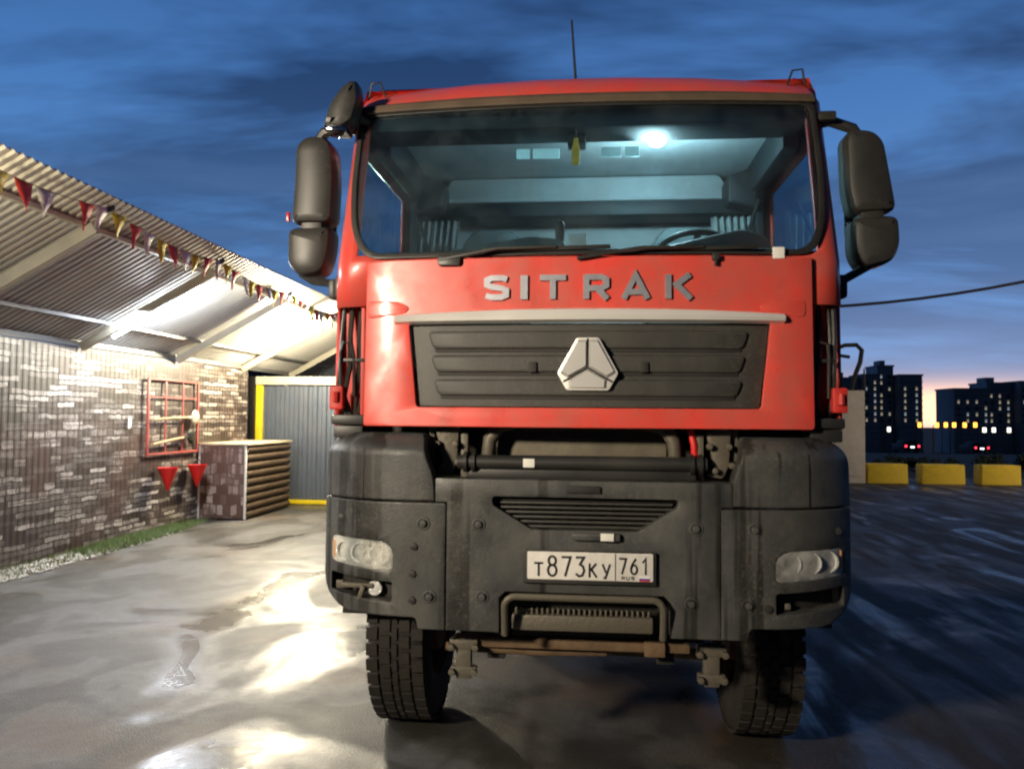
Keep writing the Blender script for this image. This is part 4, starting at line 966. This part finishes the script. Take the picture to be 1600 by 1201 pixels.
for s_ in (-1, 1):
    mb = MB(); pr = []
    for k in range(25):
        x = TX+s_*(.86+.011*k); y = 5.44+.022*math.sin(k*1.55); pr.append([mb.b.verts.new((x+s_*.03*math.sin(z*3), y, z)) for z in (2.5, 2.7, 2.9, 3.1, 3.23)])
    for A, B in zip(pr, pr[1:]):
        for i in range(4): mb.b.faces.new((A[i], A[i+1], B[i+1], B[i]))
    mb.build('curtain', M['curtain'], truck, solid=.004)
    mb = MB(); mb.tube([(TX+s_*1.12, 5.20, 3.25), (TX+s_*1.02, 5.16, 2.95), (TX+s_*.80, 5.10, 2.62)], .012, 6); mb.build('seat_belt', M['black'], truck)
# things inside, resting or hanging
t = thing('air_freshener', (-.062, 4.22, 3.22), 'yellow bottle-shaped air freshener hanging inside the windscreen', 'air freshener')
mb = MB(); mb.plate(round_poly([(-.085, 3.19), (-.045, 3.19), (-.042, 3.27), (-.052, 3.31), (-.052, 3.335), (-.076, 3.335), (-.076, 3.31), (-.088, 3.27)], .008), 4.21, .014, .004); mb.build('card', M['yellowtag'], t)
MB().tube([(-.064, 4.217, 3.33), (-.062, 4.217, 3.42)], .002, 5).build('string', M['cord'], t)
mb = MB(); mb.plate(round_poly([(-.165, 2.74), (-.125, 2.74), (-.118, 2.86), (-.135, 2.885), (-.155, 2.885), (-.172, 2.86)], .012), 4.16, .05, .012)
tag(mb.build('phone_holder', M['blacksteel']), 'small dark phone holder standing on the dashboard behind the glass', 'phone holder')
mb = MB(); mb.box((-.05, 4.02, 2.735), (.09, .01, .09), .002, Matrix.Rotation(R(-12), 3, 'X').to_quaternion()); tag(mb.build('paper', M['label']), 'small pale card propped on the dashboard behind the glass', 'card')

# mirrors ------------------------------------------------------
def mirror(outU, outL, yy, arms, red, thick=.20):
    mb = MB(); mb.plate(round_poly(outU, .05, 5), yy, thick, .045); mu = mb.build('mirror', M['mirror'], truck)
    mb = MB(); mb.plate(round_poly(outL, .05, 5), yy-.005, thick+.01, .05); mb.build('lower_housing', M['mirror'], mu)
    mb = MB(); xs_ = [p[0] for p in outU+outL]; zs_ = [p[1] for p in outU+outL]; cx_ = (min(xs_)+max(xs_))/2
    mb.box((cx_, yy+thick*.5, (min(zs_)+max(zs_))/2), (.12, thick*.7, .6), .02); mb.build('mirror_core', M['black'], mu)
    mb = MB(); mb.box((cx_, yy+thick+.004, max(zs_)-.32), (.18, .006, .38), .002); mb.build('mirror_glass', M['mirrorglass'], mu)
    for a in arms: MB().tube(a[0], a[1], 8).build('mirror_arm', M['mirror'], mu)
    return mu
YM = 4.18
import itertools
UL = [(-1.60, 3.33), (-1.535, 3.385), (-1.425, 3.375), (-1.385, 3.30), (-1.375, 3.12), (-1.385, 2.895), (-1.62, 2.895), (-1.605, 3.10)]
LL = [(-1.635, 2.875), (-1.385, 2.88), (-1.395, 2.73), (-1.43, 2.62), (-1.56, 2.60), (-1.635, 2.67)]
mirror(UL, LL, YM, [([(-1.50, 4.25, 3.34), (-1.44, 4.22, 3.40), (-1.33, 4.20, 3.42), (-1.22, 4.25, 3.41)], .030), ([(-1.57, 4.25, 2.63), (-1.50, 4.25, 2.585), (-1.38, 4.24, 2.57), (-1.25, 4.25, 2.54)], .022)], True)
mb = MB(); mb.box((-1.305, 4.17, 2.535), (.07, .10, .13), .025); mb.box((-1.355, 4.18, 2.525), (.05, .09, .11), .02); mb.build('mirror_mount', M['mirror'], truck)
mb = MB(); mb.box((-1.622, 4.18, 2.925), (.02, .02, .05), .004); mb.build('marker', M['redglass'], truck)
UR = [(1.318, 3.30), (1.345, 3.345), (1.455, 3.34), (1.515, 3.28), (1.545, 3.10), (1.575, 2.915), (1.352, 2.905), (1.325, 3.05)]
LR = [(1.352, 2.885), (1.582, 2.895), (1.590, 2.74), (1.55, 2.655), (1.40, 2.615), (1.352, 2.70)]
mirror(UR, LR, YM, [([(1.42, 4.25, 3.28), (1.36, 4.22, 3.35), (1.24, 4.20, 3.385), (1.14, 4.25, 3.38)], .028), ([(1.44, 4.25, 2.64), (1.37, 4.25, 2.60), (1.30, 4.24, 2.56), (1.2, 4.25, 2.53)], .022)], False)
mb = MB(); mb.box((1.265, 4.18, 2.52), (.08, .10, .12), .02); mb.build('mirror_mount', M['mirror'], truck)
mb = MB(); mb.box((1.21, 4.17, 3.39), (.09, .09, .05), .015); mb.build('mirror_mount', M['mirror'], truck)
# kerb mirror at the upper left corner
mb = MB(); mb.plate(round_poly([(-1.235, 3.60), (-1.20, 3.595), (-1.185, 3.50), (-1.215, 3.385), (-1.27, 3.345), (-1.385, 3.35), (-1.35, 3.47), (-1.29, 3.56)], .03, 4), 3.98, .16, .045); km = mb.build('kerb_mirror', M['mirror'], truck)
mb = MB(); mb.box((-1.31, 4.06, 3.345), (.12, .12, .035), .012, Matrix.Rotation(.12, 3, 'Y').to_quaternion()); mb.build('mirror_glass', M['mirrorglass'], km)
mb = MB(); mb.tube([(-1.24, 4.10, 3.44), (-1.15, 4.20, 3.42)], .03, 8); mb.build('mirror_arm', M['black'], km)

# ------------------------------------------------------------------ right side: cabinet, barrier blocks, shrubs
t = thing('cabinet', (7.45, 24.6, 0), 'tall pale grey cabinet with a bent pipe on top beside the truck', 'cabinet')
mb = MB(); mb.box((7.45, 24.6, 1.35), (1.25, .8, 2.70), .02); mb.build('body', M['concrete'], t)
mb = MB(); mb.box((7.45, 24.19, 1.35), (1.05, .02, 2.3), .006); mb.build('door', M['concrete'], t)
mb = MB(); mb.tube([(7.35, 24.5, 3.95), (7.62, 24.5, 4.05), (7.95, 24.5, 4.06), (8.10, 24.5, 3.90), (8.05, 24.5, 3.55), (7.88, 24.5, 3.10), (7.80, 24.5, 2.70)], [.06, .06, .065, .07, .07, .07, .07], 10)
mb.tube([(7.35, 24.5, 3.76), (7.75, 24.5, 3.70)], .05, 8); mb.tube([(8.16, 24.5, 2.7), (8.16, 24.5, 3.35)], [.05, .02], 8); mb.build('bent_pipe', M['dark'], t)
def block(x, w_, label, rot=0):
    t = MB(); h = .57
    t.plate(round_poly([(-w_/2, 0), (w_/2, 0), (w_/2-.015, h), (-w_/2+.015, h)], .02), -.25, .5, .02)
    o = t.build('barrier_block', M['blockyellow']); o.location = (x, 24.5, 0); o.rotation_euler.z = rot
    return tag(o, label, 'barrier block', 'yellow barrier blocks along the yard edge')
block(8.72, 1.14, 'yellow barrier block nearest the grey cabinet', .02)
block(10.27, 1.20, 'yellow barrier block, second one from the grey cabinet', -.01)
block(11.85, 1.10, 'yellow barrier block, third one from the grey cabinet', .015)
block(13.35, 1.15, 'yellow barrier block cut by the right edge of the picture')
def shrub(x, y, w_, h, n, label, name='shrub'):
    t = thing(name, (x, y, terrain_z(y)), label, 'shrub', 'shrubs beyond the yellow blocks'); rnd = random.Random(int(x*10)); z0 = terrain_z(y)
    mb = MB()
    cl = [(rnd.uniform(-w_/2, w_/2)*.8, rnd.uniform(-.5, .5), rnd.uniform(.35, 1)*h*.8, rnd.uniform(.2, .4)*h) for _ in range(14)]
    for _ in range(n):
        cx_, cy_, cz_, r_ = rnd.choice(cl); v = Vector((rnd.gauss(0, 1), rnd.gauss(0, 1), rnd.gauss(0, 1))); v.normalize(); p = Vector((x+cx_, y+cy_, z0+cz_))+v*r_*rnd.random()**.5
        p.z = max(z0+.02, p.z); a = Vector((rnd.gauss(0, 1), rnd.gauss(0, 1), rnd.gauss(0, 1))).normalized()*.05; b_ = v.cross(a).normalized()*.035
        mb.b.faces.new([mb.b.verts.new(p-a), mb.b.verts.new(p+b_), mb.b.verts.new(p+a), mb.b.verts.new(p-b_)])
    mb.build('foliage', M['leaf'], t, smooth=False)
    mb = MB()
    for cx_, cy_, cz_, r_ in cl[:7]: mb.tube([(x+cx_*.15, y, z0), (x+cx_*.6, y+cy_*.5, z0+cz_*.5), (x+cx_, y+cy_, z0+cz_)], [.03, .02, .01], 5)
    mb.build('stem', M['bark'], t)
for x, y, w_, h, lb in ((9.6, 29.5, 2.4, .5, 'low dark shrub behind the nearest yellow block'), (12.2, 30.5, 3.0, .65, 'dark shrub behind the second and third yellow blocks'), (14.9, 30, 3.2, .95, 'taller dark shrub behind the third yellow block'), (17.8, 31, 3.0, 1.0, 'dark shrub at the right edge of the picture')):
    shrub(x, y, w_, h, 3200, lb)
# overhead cable
t = thing('added_cable_pole', (-2, 25.1, 0), 'added unseen wooden pole behind the truck carrying the overhead cable', 'pole')  # unseen pole added to hold up the cable
MB().tube([(-2, 25.1, 0), (-2, 25.1, 6.6)], [.14, .10], 10).build('mast', M['bark'], t)
MB().box((-2, 25.05, 6.3), (.9, .09, .09), .01).build('crossarm', M['bark'], t)
mb = MB(); pts = []
for k in range(41):
    x = -2+k*1.0; d_ = x-7.78; pts.append((x, 25, 5.29+.0992*d_+.01317*d_*(d_-2.42)))
mb.tube(pts, .045, 6); tag(mb.build('overhead_cable', M['dark']), 'thick overhead cable sagging across the sky right of the truck', 'cable')

# ------------------------------------------------------------------ city beyond
def tower(x0, x1, ztop, y, depth, label, seed, step=None, lit=16):
    t = thing('apartment_tower', ((x0+x1)/2, y, -14), label, 'apartment block', 'apartment blocks on the horizon'); rnd = random.Random(seed)
    mb = MB(); mb.box(((x0+x1)/2, y+depth/2, (ztop-14)/2), (x1-x0, depth, ztop+14))
    for k in range(int((ztop+14)/3)): mb.box(((x0+x1)/2, y-.2, -13+k*3), (x1-x0+.3, .5, .35))
    mb.build('wall', M['tower'], t, smooth=False)
    mb = MB(); mb.box(((x0+x1)/2, y+depth/2, ztop+.4), (x1-x0+.8, depth+.8, .8))
    if step: mb.box((x0+(x1-x0)*step, y+depth/2, ztop+1.8), ((x1-x0)*.35, depth*.5, 3))
    mb.build('roof', M['tower'], t, smooth=False)
    cells = []
    nx = max(2, int((x1-x0)/3.6)); nz = int((ztop-2)/3)
    for i in range(nx):
        for k in range(nz): cells.append((x0+(i+.5)*(x1-x0)/nx, .5+k*3))
    rnd.shuffle(cells)
    for n_, (x, z) in enumerate(cells[:96]):
        mm = (M['wwarm'] if rnd.random() < .6 else M['wcool']) if n_ < lit else M['towerglass']
        mb = MB(); mb.box((x, y-.05, z+1.2), (.8 if n_ < lit else 1.5, .14, 1.4 if n_ < lit else 1.7)); mb.build('window', mm, t, smooth=False)
tower(112, 131, 21.5, 400, 18, 'dark apartment block partly hidden by the truck at the left of the skyline', 3, .5, 8)
tower(131.5, 139.5, 23.0, 398, 18, 'narrow dark apartment block left of the tallest tower', 4, None, 10)
tower(140, 147.5, 27.5, 402, 16, 'tallest dark apartment tower on the skyline', 5, .5, 8)
tower(148, 158.5, 22.8, 396, 20, 'dark apartment block with lit windows just left of the sunset gap', 6, None, 18)
tower(174.5, 191, 16.5, 400, 20, 'long dark apartment block just right of the sunset gap', 7, None, 9)
tower(191.5, 203, 19.5, 404, 18, 'dark apartment block between the sunset gap and the right edge', 8, .3, 10)
tower(203.5, 222, 20, 398, 18, 'dark apartment block cut by the right edge of the picture', 9, None, 14)
def street_lamp(px, y, head_z, glow, label):
    x = px; zb = terrain_z(y)
    t = thing('street_lamp', (x, y, zb), label, 'street lamp', 'street lamps in the distance')
    MB().tube([(x, y, zb), (x, y, head_z), (x+.6, y, head_z+.25)], .10, 6).build('pole', M['dark'], t)
    mb = MB(); mb.box((x+.9, y, head_z+.2), (.75, .6, 1.2), .2); mb.build('lamp_head', glow, t)
for x, y, z, k, lb in ((78.4, 200, .5, 0, 'leftmost orange street lamp, under the sunset gap'), (82.4, 200, .5, 0, 'second orange street lamp from the left'), (84.4, 200, .55, 0, 'third orange street lamp from the left'), (86.3, 200, .55, 0, 'fourth orange street lamp from the left'), (88.7, 200, .55, 0, 'fifth orange street lamp from the left'), (91.1, 200, .6, 0, 'rightmost orange street lamp'),
    (94.1, 202, -.6, 1, 'leftmost white street lamp, right of the orange ones'), (97.2, 204, -.6, 1, 'white street lamp between the other two white ones'), (100.2, 203, -.6, 1, 'rightmost white street lamp'), (73.5, 206, -.7, 1, 'white street lamp below the dark blocks left of the gap')):
    street_lamp(x, y, z, M['sodium'] if k == 0 else M['ledlamp'], lb)
def far_car(x, y, label):
    z = terrain_z(y); t = thing('car', (x, y, z), label, 'car', 'cars far off in the dark')
    mb = MB(); mb.plate(round_poly([(-.88, .30), (.88, .30), (.90, .85), (.84, 1.0), (-.84, 1.0), (-.90, .85)], .06), 0, 4.2, .05)
    mb.plate(round_poly([(-.82, .98), (.82, .98), (.66, 1.48), (-.66, 1.48)], .08), .6, 2.3, .06); mb.shift((x, y, z)); mb.build('body', M['carpaint'], t)
    mb = MB(); mb.plate(round_poly([(-.66, 1.05), (.66, 1.05), (.55, 1.40), (-.55, 1.40)], .05), .58, .03, .004); mb.shift((x, y, z)); mb.build('rear_window', M['towerglass'], t)
    for s_ in (-1, 1):
        mb = MB(); mb.box((x+s_*.74, y-.01, z+.82), (.22, .05, .24), .02); mb.build('tail_light', M['redlight'], t)
        for yy in (.8, 3.4):
            mb = MB(); mb.lathe([(-.1, .3), (.1, .3)], (x+s_*.78, y+yy, z+.32), 'X', 18); mb.build('wheel', M['rubber'], t)
    mb = MB(); mb.box((x, y-.02, z+.72), (.45, .03, .16), .01); mb.build('plate_lamp', M['whitelight'], t)
far_car(38.8, 100, 'distant dark car with glowing tail lights below the towers left of the gap')
far_car(48.6, 104, 'distant dark car with glowing tail lights further right, below the white lamps')
